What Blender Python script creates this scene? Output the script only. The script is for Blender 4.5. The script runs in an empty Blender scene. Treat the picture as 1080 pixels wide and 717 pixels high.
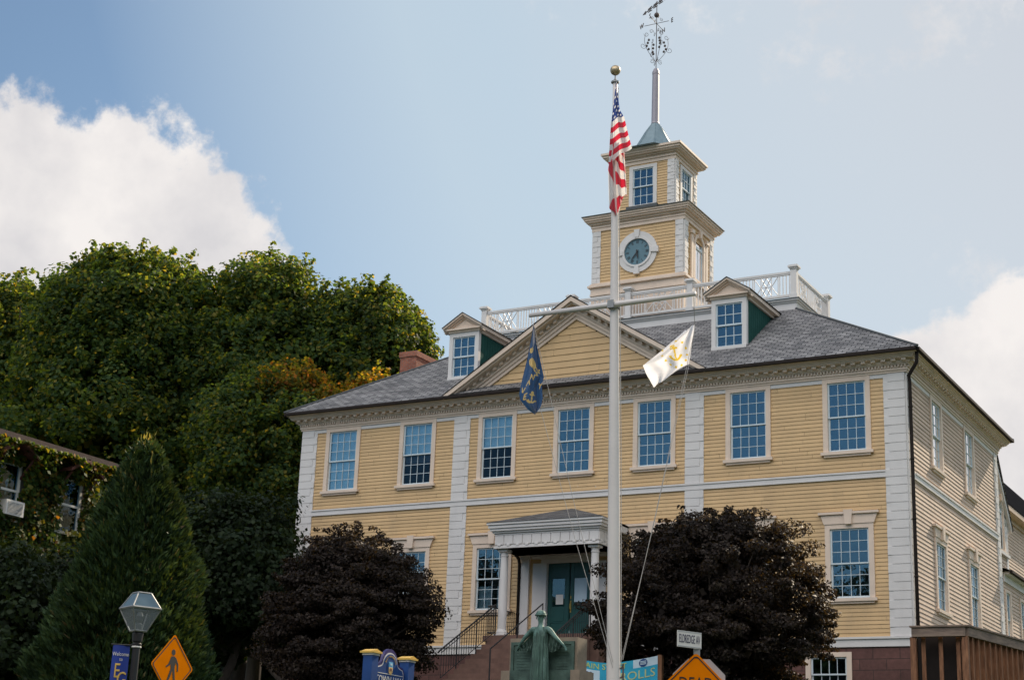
import bpy, bmesh, math, random
import numpy as np
from mathutils import Vector, Matrix

random.seed(7)
SC = bpy.context.scene
COL = SC.collection

# ------------------------------------------------------------------ camera
cam_d = bpy.data.cameras.new("camera")
cam = bpy.data.objects.new("camera", cam_d)
COL.objects.link(cam)
SC.camera = cam
YAW, PITCH, ROLL = 0.5158, 0.2943, -0.0404
cam_d.sensor_width = 36.0
cam_d.lens = 1693.4287 / 1080 * 36.0
cam_d.clip_start = 0.1
cam_d.clip_end = 3000
_R0 = Vector((math.cos(YAW), math.sin(YAW), 0))
_H = Vector((-math.sin(YAW), math.cos(YAW), 0))
_F = _H * math.cos(PITCH) + Vector((0, 0, 1)) * math.sin(PITCH)
_U0 = -_H * math.sin(PITCH) + Vector((0, 0, 1)) * math.cos(PITCH)
_R = _R0 * math.cos(ROLL) - _U0 * math.sin(ROLL)
_U = _R0 * math.sin(ROLL) + _U0 * math.cos(ROLL)
mw = Matrix.Identity(4)
for i in range(3):
    mw[i][0], mw[i][1], mw[i][2] = _R[i], _U[i], -_F[i]
mw[0][3], mw[1][3], mw[2][3] = 22.3921, -43.6773, -5.3832
cam.matrix_world = mw

# ------------------------------------------------------------------ light
SUN_DIR = Vector((0.14, 0.85, 0.58)).normalized()       # towards the sun
SKY_STRENGTH, SUN_STRENGTH, EXPOSURE = 0.11, 4.2, 0.50
sun_d = bpy.data.lights.new("sun", 'SUN')
sun_d.energy = SUN_STRENGTH
sun_d.angle = math.radians(0.5)
sun_d.color = (1.0, 0.84, 0.64)
sun = bpy.data.objects.new("sun", sun_d)
COL.objects.link(sun)
sun.rotation_euler = (-SUN_DIR).to_track_quat('-Z', 'Y').to_euler()
SC.view_settings.view_transform = 'Standard'
SC.view_settings.look = 'None'
SC.view_settings.gamma = 1
SC.view_settings.use_curve_mapping = False
SC.view_settings.exposure = EXPOSURE

world = bpy.data.worlds.new("World")
SC.world = world
world.use_nodes = True


def build_world():
    nt = world.node_tree
    nt.nodes.clear()
    N = lambda t: nt.nodes.new(t)
    L = nt.links.new
    out = N('ShaderNodeOutputWorld')
    bg = N('ShaderNodeBackground')
    bg.inputs['Strength'].default_value = SKY_STRENGTH
    L(bg.outputs[0], out.inputs[0])
    sky = N('ShaderNodeTexSky')
    sky.sky_type = 'NISHITA'
    sky.sun_disc = False
    sky.sun_elevation = math.asin(SUN_DIR.z)
    sky.sun_rotation = math.atan2(SUN_DIR.x, SUN_DIR.y)
    sky.air_density = 1.0
    sky.dust_density = 1.6
    sky.ozone_density = 1.2
    tc = N('ShaderNodeTexCoord')

    def math_(op, a, b=None, c=None, clamp=False):
        n = N('ShaderNodeMath'); n.operation = op; n.use_clamp = clamp
        for k, v in enumerate((a, b, c)):
            if v is None: continue
            if isinstance(v, (int, float)): n.inputs[k].default_value = v
            else: L(v, n.inputs[k])
        return n.outputs[0]

    def noise(scale, detail, rough, off=0.0):
        mp = N('ShaderNodeMapping'); L(tc.outputs['Generated'], mp.inputs[0])
        mp.inputs['Location'].default_value = (off, off, off)
        n = N('ShaderNodeTexNoise'); L(mp.outputs[0], n.inputs['Vector'])
        n.inputs['Scale'].default_value = scale
        n.inputs['Detail'].default_value = detail
        n.inputs['Roughness'].default_value = rough
        return n.outputs['Fac']
    # puffs of the two cumulus banks, then added unseen clouds, as directions on the sky
    blobs = [(-.7276, .6025, .3181, .088), (-.6926, .6438, .3214, .083), (-.658, .6799, .3150, .078), (-.6280, .7106, .3120, .050),
             (-.6120, .7150, .3270, .022), (-.231, .9415, .2454, .062), (-.1916, .9447, .262, .062),
             (-.17, .9602, .2216, .060), (-.10, .965, .25, .07),
             (-.79, .53, .30, .09),
             (.30, -.50, .81, .42), (-.35, -.62, .70, .34), (.75, -.25, .62, .30), (.95, .10, .30, .13), (.00, .965, .25, .09), (.13, .955, .27, .10), (.26, .93, .26, .11), (.42, .87, .25, .13), (-.55, -.25, .80, .25), (.15, -.78, .61, .30)]  # out-of-frame clouds, added to brighten the facade and the side-window reflections
    field = None
    for x, y, z, r in blobs:
        v = Vector((x, y, z)).normalized()
        d = N('ShaderNodeVectorMath'); d.operation = 'DISTANCE'
        L(tc.outputs['Generated'], d.inputs[0]); d.inputs[1].default_value = v
        s = math_('SUBTRACT', d.outputs['Value'], r)
        field = s if field is None else math_('SMOOTH_MIN', field, s, 0.02)
    n1 = noise(22, 9, .62)
    n2 = noise(9, 4, .5, 3.1)
    f = math_('ADD', field, math_('MULTIPLY', math_('SUBTRACT', n1, .5), .095))
    f = math_('ADD', f, math_('MULTIPLY', math_('SUBTRACT', n2, .5), .05))
    mr = N('ShaderNodeMapRange'); mr.interpolation_type = 'SMOOTHSTEP'
    L(f, mr.inputs[0])
    mr.inputs[1].default_value = .005; mr.inputs[2].default_value = -.011
    mr.inputs[3].default_value = 0; mr.inputs[4].default_value = 1
    # faint high wisps
    w = noise(14, 7, .68, 8.0)
    w2 = noise(3.2, 2, .5, 1.3)
    wr = N('ShaderNodeMapRange'); wr.interpolation_type = 'SMOOTHSTEP'
    L(math_('MULTIPLY', w, w2), wr.inputs[0])
    wr.inputs[1].default_value = .335; wr.inputs[2].default_value = .46
    wr.inputs[3].default_value = 0; wr.inputs[4].default_value = .55
    cov = math_('MAXIMUM', mr.outputs[0], wr.outputs[0])
    # cloud body: brighter billows, greyer hollows
    cr = N('ShaderNodeValToRGB')
    n3 = noise(13, 6, .55, 5.5)
    L(n3, cr.inputs[0])
    cr.color_ramp.elements[0].position = .34
    cr.color_ramp.elements[0].color = (4.5, 4.4, 4.5, 1)
    cr.color_ramp.elements[1].position = .62
    cr.color_ramp.elements[1].color = (5.9, 5.65, 5.5, 1)
    # sky veil: thin humid air whitens the blue
    veil = N('ShaderNodeMix'); veil.data_type = 'RGBA'
    ds = N('ShaderNodeVectorMath'); ds.operation = 'DOT_PRODUCT'
    L(tc.outputs['Generated'], ds.inputs[0]); ds.inputs[1].default_value = SUN_DIR
    hz_ = N('ShaderNodeMapRange'); L(ds.outputs['Value'], hz_.inputs[0])       # the air whitens towards the sun
    hz_.inputs[1].default_value = .67; hz_.inputs[2].default_value = .79; hz_.inputs[3].default_value = .0; hz_.inputs[4].default_value = .82
    L(hz_.outputs[0], veil.inputs[0])
    sc_n = N('ShaderNodeVectorMath'); sc_n.operation = 'MULTIPLY'; sc_n.inputs[1].default_value = (.60, .70, .73); L(sky.outputs[0], sc_n.inputs[0]); L(sc_n.outputs[0], veil.inputs[6]); veil.inputs[7].default_value = (3.65, 4.38, 4.95, 1)
    # unseen clouds opposite the sun are boosted, as added fill for the front
    dt = N('ShaderNodeVectorMath'); dt.operation = 'DOT_PRODUCT'
    L(tc.outputs['Generated'], dt.inputs[0]); dt.inputs[1].default_value = Vector((-SUN_DIR.x, -SUN_DIR.y, .35)).normalized()
    cloud_fill = N('ShaderNodeMapRange'); L(dt.outputs['Value'], cloud_fill.inputs[0])
    cloud_fill.inputs[1].default_value = .15; cloud_fill.inputs[2].default_value = .95; cloud_fill.inputs[3].default_value = 1; cloud_fill.inputs[4].default_value = 3.3
    lc = N('ShaderNodeVectorMath'); lc.operation = 'SCALE'; L(cr.outputs[0], lc.inputs[0]); L(cloud_fill.outputs[0], lc.inputs['Scale'])
    warm = N('ShaderNodeMix'); warm.data_type = 'RGBA'
    wm = N('ShaderNodeMapRange'); L(ds.outputs['Value'], wm.inputs[0]); wm.inputs[1].default_value = .82; wm.inputs[2].default_value = .95
    L(wm.outputs[0], warm.inputs[0]); L(veil.outputs[2], warm.inputs[6]); warm.inputs[7].default_value = (3.95, 4.25, 4.65, 1)
    mx = N('ShaderNodeMix'); mx.data_type = 'RGBA'
    L(cov, mx.inputs[0]); L(warm.outputs[2], mx.inputs[6]); L(lc.outputs[0], mx.inputs[7])
    L(mx.outputs[2], bg.inputs[0])


build_world()

# ------------------------------------------------------------------ materials
MATS = {}


class NB:
    """tiny node helper"""
    def __init__(s, m):
        s.nt = m.node_tree
        s.nt.nodes.clear()
        s.out = s.n('ShaderNodeOutputMaterial')

    def n(s, t): return s.nt.nodes.new(t)

    def l(s, a, b): s.nt.links.new(a, b)

    def put(s, sock, v):
        if v is None: return
        if hasattr(v, 'links'): s.l(v, sock)
        else: sock.default_value = v

    def math(s, op, a, b=None, c=None):
        n = s.n('ShaderNodeMath'); n.operation = op
        for k, v in enumerate((a, b, c)): s.put(n.inputs[k], v)
        return n.outputs[0]

    def mix(s, f, a, b, mode='MIX'):
        n = s.n('ShaderNodeMix'); n.data_type = 'RGBA'; n.blend_type = mode
        s.put(n.inputs[0], f); s.put(n.inputs[6], a); s.put(n.inputs[7], b)
        return n.outputs[2]

    def noise(s, scale, detail=4, rough=.55, vec=None, stretch=None):
        n = s.n('ShaderNodeTexNoise')
        n.inputs['Scale'].default_value = scale
        n.inputs['Detail'].default_value = detail
        n.inputs['Roughness'].default_value = rough
        if vec is None: vec = s.n('ShaderNodeTexCoord').outputs['Object']
        if stretch:
            mp = s.n('ShaderNodeMapping'); s.l(vec, mp.inputs[0]); mp.inputs['Scale'].default_value = stretch
            vec = mp.outputs[0]
        s.l(vec, n.inputs['Vector'])
        return n.outputs['Fac']


def c4(c): return (c[0], c[1], c[2], 1.0)


def mat(name, col, rough=.6, var=.12, scale=3.0, metal=0.0, bump=0.0, bscale=40, stretch=None, spec=.5, col2=None, dirt=0.0, boards=False):
    if name in MATS: return MATS[name]
    m = bpy.data.materials.new(name); m.use_nodes = True
    b = NB(m)
    p = b.n('ShaderNodeBsdfPrincipled')
    b.l(p.outputs[0], b.out.inputs[0])
    f = b.noise(scale, 6, .6, stretch=stretch)
    mr = b.n('ShaderNodeMapRange'); b.l(f, mr.inputs[0]); mr.inputs[1].default_value = .3; mr.inputs[2].default_value = .7
    a = tuple(x * (1 - var) for x in col); c = col2 or tuple(min(1, x * (1 + var)) for x in col)
    col_s = b.mix(mr.outputs[0], c4(a), c4(c))
    if boards:
        g_ = b.n('ShaderNodeNewGeometry'); v_ = b.math('ADD', b.math('MULTIPLY', g_.outputs['Random Per Island'], .13), .93)
        cc_ = b.n('ShaderNodeCombineColor')
        for k in range(3): b.l(v_, cc_.inputs[k])
        col_s = b.mix(1.0, col_s, cc_.outputs[0], 'MULTIPLY')
    if dirt:
        g = b.noise(1.3, 8, .7, stretch=(1, 1, .35))
        mr2 = b.n('ShaderNodeMapRange'); b.l(g, mr2.inputs[0]); mr2.inputs[1].default_value = .52; mr2.inputs[2].default_value = .78
        mr2.inputs[4].default_value = dirt
        col_s = b.mix(mr2.outputs[0], col_s, c4((.16, .13, .10)))
    b.put(p.inputs['Base Color'], col_s)
    p.inputs['Roughness'].default_value = rough
    p.inputs['Metallic'].default_value = metal
    p.inputs['Specular IOR Level'].default_value = spec
    if bump:
        bp = b.n('ShaderNodeBump'); bp.inputs['Strength'].default_value = bump; bp.inputs['Distance'].default_value = .01
        b.l(b.noise(bscale, 4, .6, stretch=stretch), bp.inputs['Height'])
        b.l(bp.outputs[0], p.inputs['Normal'])
    MATS[name] = m
    return m


def brick_mat(name, cols, mortar, bw, rh, ms, rough=.9, bump=.5, var=.35):
    """UV in metres"""
    m = bpy.data.materials.new(name); m.use_nodes = True
    b = NB(m)
    p = b.n('ShaderNodeBsdfPrincipled'); b.l(p.outputs[0], b.out.inputs[0])
    uv = b.n('ShaderNodeUVMap').outputs[0]
    t = b.n('ShaderNodeTexBrick'); b.l(uv, t.inputs['Vector'])
    t.inputs['Scale'].default_value = 1
    t.inputs['Brick Width'].default_value = bw
    t.inputs['Row Height'].default_value = rh
    t.inputs['Mortar Size'].default_value = ms
    t.inputs['Mortar Smooth'].default_value = .1
    t.inputs['Color1'].default_value = c4(cols[0]); t.inputs['Color2'].default_value = c4(cols[1])
    t.inputs['Mortar'].default_value = c4(mortar)
    f = b.noise(1.1, 8, .65)
    f2 = b.noise(9, 5, .6)
    ff = b.math('ADD', b.math('MULTIPLY', f, .6), b.math('MULTIPLY', f2, .4))
    mr = b.n('ShaderNodeMapRange'); b.l(ff, mr.inputs[0]); mr.inputs[1].default_value = .35; mr.inputs[2].default_value = .65
    mr.inputs[3].default_value = 1 - var; mr.inputs[4].default_value = 1 + var
    g = b.n('ShaderNodeCombineColor')
    for k in range(3): b.l(mr.outputs[0], g.inputs[k])
    b.put(p.inputs['Base Color'], b.mix(1.0, t.outputs['Color'], g.outputs[0], 'MULTIPLY'))
    p.inputs['Roughness'].default_value = rough
    bp = b.n('ShaderNodeBump'); bp.inputs['Strength'].default_value = bump; bp.inputs['Distance'].default_value = .012
    b.l(b.math('SUBTRACT', f2, t.outputs['Fac']), bp.inputs['Height']); b.l(bp.outputs[0], p.inputs['Normal'])
    MATS[name] = m
    return m


def leaf_mat(name, cols, trans=.4, rough=.55):
    """cols: list of (pos, colour) ramp over each leaf's own random value"""
    m = bpy.data.materials.new(name); m.use_nodes = True
    b = NB(m)
    geo = b.n('ShaderNodeNewGeometry')
    r = b.n('ShaderNodeValToRGB'); b.l(geo.outputs['Random Per Island'], r.inputs[0])
    e = r.color_ramp.elements
    e[0].position, e[0].color = cols[0][0], c4(cols[0][1])
    e[1].position, e[1].color = cols[-1][0], c4(cols[-1][1])
    for pz, cz in cols[1:-1]:
        x = e.new(pz); x.color = c4(cz)
    n = b.noise(.55, 4, .6)
    mr = b.n('ShaderNodeMapRange'); b.l(n, mr.inputs[0]); mr.inputs[1].default_value = .35; mr.inputs[2].default_value = .65
    mr.inputs[3].default_value = .7; mr.inputs[4].default_value = 1.3
    g = b.n('ShaderNodeCombineColor')
    for k in range(3): b.l(mr.outputs[0], g.inputs[k])
    col = b.mix(1.0, r.outputs[0], g.outputs[0], 'MULTIPLY')
    p = b.n('ShaderNodeBsdfPrincipled'); b.put(p.inputs['Base Color'], col); p.inputs['Roughness'].default_value = rough
    p.inputs['Specular IOR Level'].default_value = .12
    t = b.n('ShaderNodeBsdfTranslucent')
    b.put(t.inputs['Color'], b.mix(.8, col, b.mix(1.0, col, c4((4.4, 3.3, .7)), 'MULTIPLY')))
    ms = b.n('ShaderNodeMixShader'); ms.inputs[0].default_value = trans
    b.l(p.outputs[0], ms.inputs[1]); b.l(t.outputs[0], ms.inputs[2]); b.l(ms.outputs[0], b.out.inputs[0])
    MATS[name] = m
    return m


def glass_mat(name, fac=.35, tint=(.75, .82, .85), gloss=(.80, .93, 1.0), wav=.006):
    m = bpy.data.materials.new(name); m.use_nodes = True
    b = NB(m)
    t = b.n('ShaderNodeBsdfTransparent'); t.inputs[0].default_value = c4(tint)
    g = b.n('ShaderNodeBsdfGlossy'); g.inputs['Color'].default_value = c4(gloss); g.inputs['Roughness'].default_value = .015
    bp = b.n('ShaderNodeBump'); bp.inputs['Strength'].default_value = 1.0; bp.inputs['Distance'].default_value = wav
    b.l(b.noise(1.7, 2, .5), bp.inputs['Height']); b.l(bp.outputs[0], g.inputs['Normal'])
    lw = b.n('ShaderNodeFresnel'); lw.inputs['IOR'].default_value = 1.5
    f = b.math('ADD', b.math('MULTIPLY', lw.outputs[0], 1.3), fac)
    f = b.math('MINIMUM', f, 1.0)
    ms = b.n('ShaderNodeMixShader'); b.l(f, ms.inputs[0])
    b.l(t.outputs[0], ms.inputs[1]); b.l(g.outputs[0], ms.inputs[2]); b.l(ms.outputs[0], b.out.inputs[0])
    MATS[name] = m
    return m


def cloth_mat(name, trans=.35):
    """flag of stripes and a starred canton, from its UV: v < 0 canton, v >= 0 counts stripes"""
    m = bpy.data.materials.new(name); m.use_nodes = True
    b = NB(m)
    uv = b.n('ShaderNodeUVMap').outputs[0]
    sp = b.n('ShaderNodeSeparateXYZ'); b.l(uv, sp.inputs[0])
    u, v = sp.outputs[0], sp.outputs[1]
    odd = b.math('GREATER_THAN', b.math('MODULO', b.math('ADD', v, 40.0), 2.0), 1.0)
    stripes = b.mix(odd, c4((.80, .78, .76)), c4((.62, .015, .045)))
    row = b.math('FLOOR', v)
    uu = b.math('FRACT', b.math('ADD', u, b.math('MULTIPLY', row, .5)))
    vv = b.math('FRACT', v)
    d = b.math('ADD', b.math('POWER', b.math('SUBTRACT', uu, .5), 2.0), b.math('POWER', b.math('SUBTRACT', vv, .5), 2.0))
    star = b.math('LESS_THAN', d, .055)
    canton = b.mix(star, c4((.02, .05, .23)), c4((.8, .8, .8)))
    col = b.mix(b.math('LESS_THAN', v, 0.0), stripes, canton)
    _cloth(b, col, trans)
    MATS[name] = m
    return m


def _cloth(b, col, trans):
    p = b.n('ShaderNodeBsdfPrincipled'); b.put(p.inputs['Base Color'], col); p.inputs['Roughness'].default_value = .7
    p.inputs['Sheen Weight'].default_value = .3
    t = b.n('ShaderNodeBsdfTranslucent'); b.put(t.inputs['Color'], col)
    ms = b.n('ShaderNodeMixShader'); ms.inputs[0].default_value = trans
    b.l(p.outputs[0], ms.inputs[1]); b.l(t.outputs[0], ms.inputs[2]); b.l(ms.outputs[0], b.out.inputs[0])


def plain_cloth(name, col, trans=.4):
    m = bpy.data.materials.new(name); m.use_nodes = True
    b = NB(m); f = b.noise(6, 4)
    _cloth(b, b.mix(f, c4(tuple(x * .9 for x in col)), c4(col)), trans)
    MATS[name] = m
    return m


YEL = mat('yellow_paint', (.63, .425, .21), .55, .07, 1.2, bump=.15, bscale=60, stretch=(1, 1, .4), dirt=.22, boards=True)
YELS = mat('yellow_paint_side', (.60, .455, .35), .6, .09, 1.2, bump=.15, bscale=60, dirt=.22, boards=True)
WHT = mat('white_paint', (.70, .675, .655), .5, .05, 1.5, bump=.1, dirt=.10)
CRM = mat('cream_trim', (.74, .60, .485), .55, .07, 2.0, bump=.1, dirt=.16)
SASH = mat('sash_paint', (.62, .70, .74), .4, .04, 2.0)
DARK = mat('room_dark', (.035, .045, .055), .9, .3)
BLIND = mat('blind_white', (.80, .92, .94), .7, .05, 1.0)
GLASS = glass_mat('window_glass', .12, tint=(.86, .93, .95), gloss=(.50, .73, .86))
GLASSN = glass_mat('screened_glass', .01, tint=(.5, .55, .6), gloss=(.30, .42, .5))
GLASSB = glass_mat('side_window_glass', .72, gloss=(.95, .97, 1.0))
GLASSD = glass_mat('window_glass_dim', .07, gloss=(.62, .85, 1.0))
GREEN = mat('dark_green_paint', (.022, .085, .072), .8, .15, 2.5, bump=.2, spec=.1)
DOORG = mat('door_green', (.012, .070, .062), .35, .12, 2.0)
GUT = mat('gutter_metal', (.028, .022, .020), .8, .2, spec=.15)
TEAL = mat('clock_blue', (.10, .20, .25), .5, .12, 4)
BLACK = mat('black_iron', (.015, .015, .017), .45, .2)
COPPER = mat('spire_metal', (.20, .29, .33), .6, .18, 2.5, metal=.15, col2=(.27, .36, .40))
LEADR = mat('lead_roof', (.07, .08, .085), .6, .2)
BRASS = mat('brass', (.55, .36, .10), .35, .15, metal=.9)
GOLD = mat('gold_ball', (.50, .40, .26), .42, .2, metal=.8)
RUST = mat('vane_iron', (.10, .075, .07), .6, .3, 8)
ROOF = brick_mat('roof_shingles', ((.13, .128, .132), (.32, .31, .305)), (.03, .03, .032), .31, .145, .016, .9, 1.0, .35)
ROOFP = brick_mat('porch_shingles', ((.09, .09, .095), (.16, .16, .16)), (.02, .02, .022), .25, .12, .012, .85, .8, .3)
STONE = brick_mat('brownstone', ((.095, .045, .040), (.15, .070, .058)), (.06, .035, .03), .75, .30, .012, .9, .6, .3)
CHIM = brick_mat('chimney_brick', ((.26, .075, .045), (.36, .12, .07)), (.22, .16, .13), .21, .075, .010, .9, .7, .25)
STEP = mat('brown_step_stone', (.15, .085, .065), .85, .25, 2.5, bump=.5)
POLE = mat('pole_white', (.70, .66, .63), .35, .04, 1.5, dirt=.08)
BRONZE = mat('bronze_patina', (.05, .11, .095), .65, .25, 7, metal=.2, bump=.7, bscale=18, col2=(.19, .34, .30), dirt=.5)
BRONZED = mat('bronze_dark', (.04, .075, .062), .55, .35, 3.0, metal=.3, bump=.4, bscale=14, col2=(.10, .17, .14))
BRONZEG = mat('bronze_gown', (.03, .06, .05), .7, .3, 5, metal=.2, bump=.6, bscale=12, col2=(.12, .22, .18), stretch=(5, 5, .5))
SAND = mat('monument_sandstone', (.25, .20, .15), .85, .2, 3.5, bump=.4, dirt=.35)
WOOD = mat('fence_wood', (.20, .085, .040), .75, .4, 3.0, bump=.6, bscale=20, stretch=(6, 6, 1), col2=(.34, .16, .08))
WOODD = mat('fence_beam', (.17, .13, .11), .8, .35, 2.0, bump=.6, bscale=14, stretch=(1, 1, 6), col2=(.30, .22, .17))
NAVY = mat('sign_blue', (.015, .06, .22), .4, .15, 3)
SWHITE = mat('sign_white', (.72, .70, .66), .5, .05)
SGOLD = mat('sign_gold', (.70, .45, .10), .4, .1, 6)
ORANGE = mat('sign_orange', (.72, .195, .003), .9, .06, 4, spec=0)
SBLACK = mat('sign_black', (.012, .012, .012), .5, .1)
ALU = mat('sign_aluminium', (.45, .45, .46), .45, .1, 4, metal=.5)
GALV = mat('post_galvanised', (.30, .31, .31), .5, .2, 5, metal=.6)
CYAN = mat('banner_cyan', (.015, .36, .56), .6, .15, 3)
PALE = mat('banner_pale', (.55, .70, .80), .6, .08, 3)
BARK = mat('tree_bark', (.06, .045, .035), .9, .4, 5, bump=.8, bscale=12, stretch=(1, 1, .3))
STONEW = mat('house_wall_stucco', (.13, .125, .13), .9, .2, 4, bump=.4)
ROOFB = mat('house_roof_shingle', (.075, .048, .042), .85, .25, 5, bump=.6, stretch=(1, 1, 6))
REDBR = mat('hood_wood', (.14, .05, .04), .7, .3, 5)
ASPH = mat('asphalt', (.05, .05, .052), .9, .25, 1.5, bump=.5, bscale=60)
CONC = mat('concrete', (.30, .29, .27), .9, .12, 1.2, bump=.3, dirt=.3)
KERB = mat('granite_kerb', (.30, .30, .30), .8, .2, 6)
PAINT = mat('road_paint', (.7, .7, .68), .7, .1, 8)
LEAF_M = leaf_mat('maple_leaves', [(0, (.026, .056, .026)), (.45, (.045, .084, .028)), (.8, (.078, .116, .030)), (.95, (.15, .16, .035)), (1, (.22, .18, .045))], .52)
LEAF_O = leaf_mat('maple_leaves_turning', [(0, (.050, .080, .020)), (.35, (.10, .12, .024)), (.7, (.20, .17, .028)), (.92, (.28, .15, .035)), (1, (.32, .13, .05))], .60)
LEAF_P = leaf_mat('purple_leaves', [(0, (.017, .013, .012)), (.5, (.027, .021, .019)), (.85, (.042, .031, .026)), (1, (.065, .055, .045))], .20)
LEAF_C = leaf_mat('spruce_sprigs', [(0, (.016, .034, .017)), (.6, (.030, .058, .024)), (.97, (.056, .090, .032)), (1, (.12, .09, .05))], .12)
LEAF_T = leaf_mat('spruce_tips', [(0, (.10, .12, .04)), (1, (.26, .22, .07))], .3)
LEAF_I = leaf_mat('ivy_leaves', [(0, (.025, .055, .012)), (.6, (.05, .085, .018)), (.9, (.14, .13, .025)), (1, (.22, .11, .03))], .4)
LEAF_H = leaf_mat('hedge_leaves', [(0, (.007, .015, .007)), (1, (.020, .034, .013))], .2)  # near-black leaf colour; on the lower-left hedge it carries lens falloff

# ------------------------------------------------------------------ mesh helpers
FR = lambda a, b, z: (a, -b, z)                 # front wall frame: along x, out of the wall, up
SD = lambda a, b, z: (10.5 + b, a, z)           # right wall frame: along y, out of the wall, up
LF = lambda a, b, z: (-10.5 - b, a, z)          # left wall
BK = lambda a, b, z: (a, DEP + b, z)            # back wall
ID = lambda a, b, z: (a, b, z)
DEP = 11.1


def shifted(F, da=0, db=0, dz=0):
    return lambda a, b, z: F(a + da, b + db, z + dz)


class MB:
    def __init__(s):
        s.v = []; s.f = []; s.m = []; s.mats = []; s.uv = {}

    def mi(s, m):
        if m is None: return 0
        if m not in s.mats: s.mats.append(m)
        return s.mats.index(m)

    def face(s, pts, m=None, uv=None):
        i = len(s.v); s.v += [tuple(p) for p in pts]
        s.f.append(tuple(range(i, i + len(pts)))); s.m.append(s.mi(m))
        if uv: s.uv[len(s.f) - 1] = uv

    def box(s, F, a0, a1, b0, b1, z0, z1, m=None):
        i = len(s.v)
        for z in (z0, z1):
            for b in (b0, b1):
                for a in (a0, a1): s.v.append(F(a, b, z))
        for q in ((0, 1, 3, 2), (4, 6, 7, 5), (0, 4, 5, 1), (2, 3, 7, 6), (0, 2, 6, 4), (1, 5, 7, 3)):
            s.f.append(tuple(i + k for k in q)); s.m.append(s.mi(m))

    def prism(s, F, poly, b0, b1, m=None):
        """poly of (a,z), thickness b0..b1"""
        i = len(s.v); n = len(poly)
        for b in (b0, b1):
            for a, z in poly: s.v.append(F(a, b, z))
        k = s.mi(m)
        s.f.append(tuple(range(i, i + n))); s.m.append(k)
        s.f.append(tuple(range(i + 2 * n - 1, i + n - 1, -1))); s.m.append(k)
        for j in range(n):
            s.f.append((i + j, i + (j + 1) % n, i + n + (j + 1) % n, i + n + j)); s.m.append(k)

    def tube(s, pts, rad, n=8, m=None, cap=True):
        pts = [Vector(p) for p in pts]
        rs = rad if isinstance(rad, (list, tuple)) else [rad] * len(pts)
        i0 = len(s.v); k = s.mi(m)
        up = None
        for j, p in enumerate(pts):
            if j == 0: t = pts[1] - p
            elif j == len(pts) - 1: t = p - pts[j - 1]
            else: t = pts[j + 1] - pts[j - 1]
            if t.length < 1e-9: t = Vector((0, 0, 1))
            t.normalize()
            if up is None:
                up = Vector((0, 0, 1)) if abs(t.z) < .9 else Vector((1, 0, 0))
            x = t.cross(up); 
            if x.length < 1e-6: x = t.cross(Vector((.3, .9, .2)))
            x.normalize(); y = x.cross(t).normalized(); up = y
            for q in range(n):
                an = 2 * math.pi * q / n
                s.v.append(tuple(p + (x * math.cos(an) + y * math.sin(an)) * rs[j]))
        for j in range(len(pts) - 1):
            for q in range(n):
                a = i0 + j * n + q; b = i0 + j * n + (q + 1) % n
                s.f.append((a, b, b + n, a + n)); s.m.append(k)
        if cap:
            s.f.append(tuple(i0 + q for q in range(n))[::-1]); s.m.append(k)
            e = i0 + (len(pts) - 1) * n
            s.f.append(tuple(e + q for q in range(n))); s.m.append(k)

    def lathe(s, c, prof, n=16, m=None, a0=0.0):
        """prof: (r,z) list; closed with caps"""
        i0 = len(s.v); k = s.mi(m)
        for r, z in prof:
            for q in range(n):
                an = a0 + 2 * math.pi * q / n
                s.v.append((c[0] + r * math.cos(an), c[1] + r * math.sin(an), c[2] + z))
        for j in range(len(prof) - 1):
            for q in range(n):
                a = i0 + j * n + q; b = i0 + j * n + (q + 1) % n
                s.f.append((a, b, b + n, a + n)); s.m.append(k)
        s.f.append(tuple(i0 + q for q in range(n))[::-1]); s.m.append(k)
        e = i0 + (len(prof) - 1) * n
        s.f.append(tuple(e + q for q in range(n))); s.m.append(k)

    def build(s, name, m=None, parent=None, smooth=False, recalc=True):
        me = bpy.data.meshes.new(name)
        me.from_pydata(s.v, [], s.f)
        if not s.mats and m: s.mats = [m]
        for x in s.mats: me.materials.append(x)
        me.polygons.foreach_set('material_index', s.m if len(s.m) == len(me.polygons) else [0] * len(me.polygons))
        if s.uv:
            lay = me.uv_layers.new(name='UVMap')
            for fi, uvs in s.uv.items():
                p = me.polygons[fi]
                for li, uvc in zip(p.loop_indices, uvs): lay.data[li].uv = uvc
        if recalc:
            bm = bmesh.new(); bm.from_mesh(me)
            bmesh.ops.recalc_face_normals(bm, faces=bm.faces)
            bm.to_mesh(me); bm.free()
        if smooth:
            me.polygons.foreach_set('use_smooth', [True] * len(me.polygons))
        me.update()
        o = bpy.data.objects.new(name, me)
        COL.objects.link(o)
        if parent: o.parent = parent
        return o


def tag(o, label=None, cat=None, group=None, kind=None):
    if label: o['label'] = label
    if cat: o['category'] = cat
    if group: o['group'] = group
    if kind: o['kind'] = kind
    return o


def empty(name, loc=(0, 0, 0)):
    """root; parts are given in world coordinates, so the root carries the base point and parts are offset back"""
    o = bpy.data.objects.new(name, None); COL.objects.link(o)
    o.location = loc
    o.empty_display_size = .3
    return o


def fix(root):
    """parts were modelled in world space: cancel the root's offset"""
    bpy.context.view_layer.update()
    inv = Matrix.Translation(-root.location)
    for c in root.children: c.matrix_parent_inverse = inv


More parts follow.
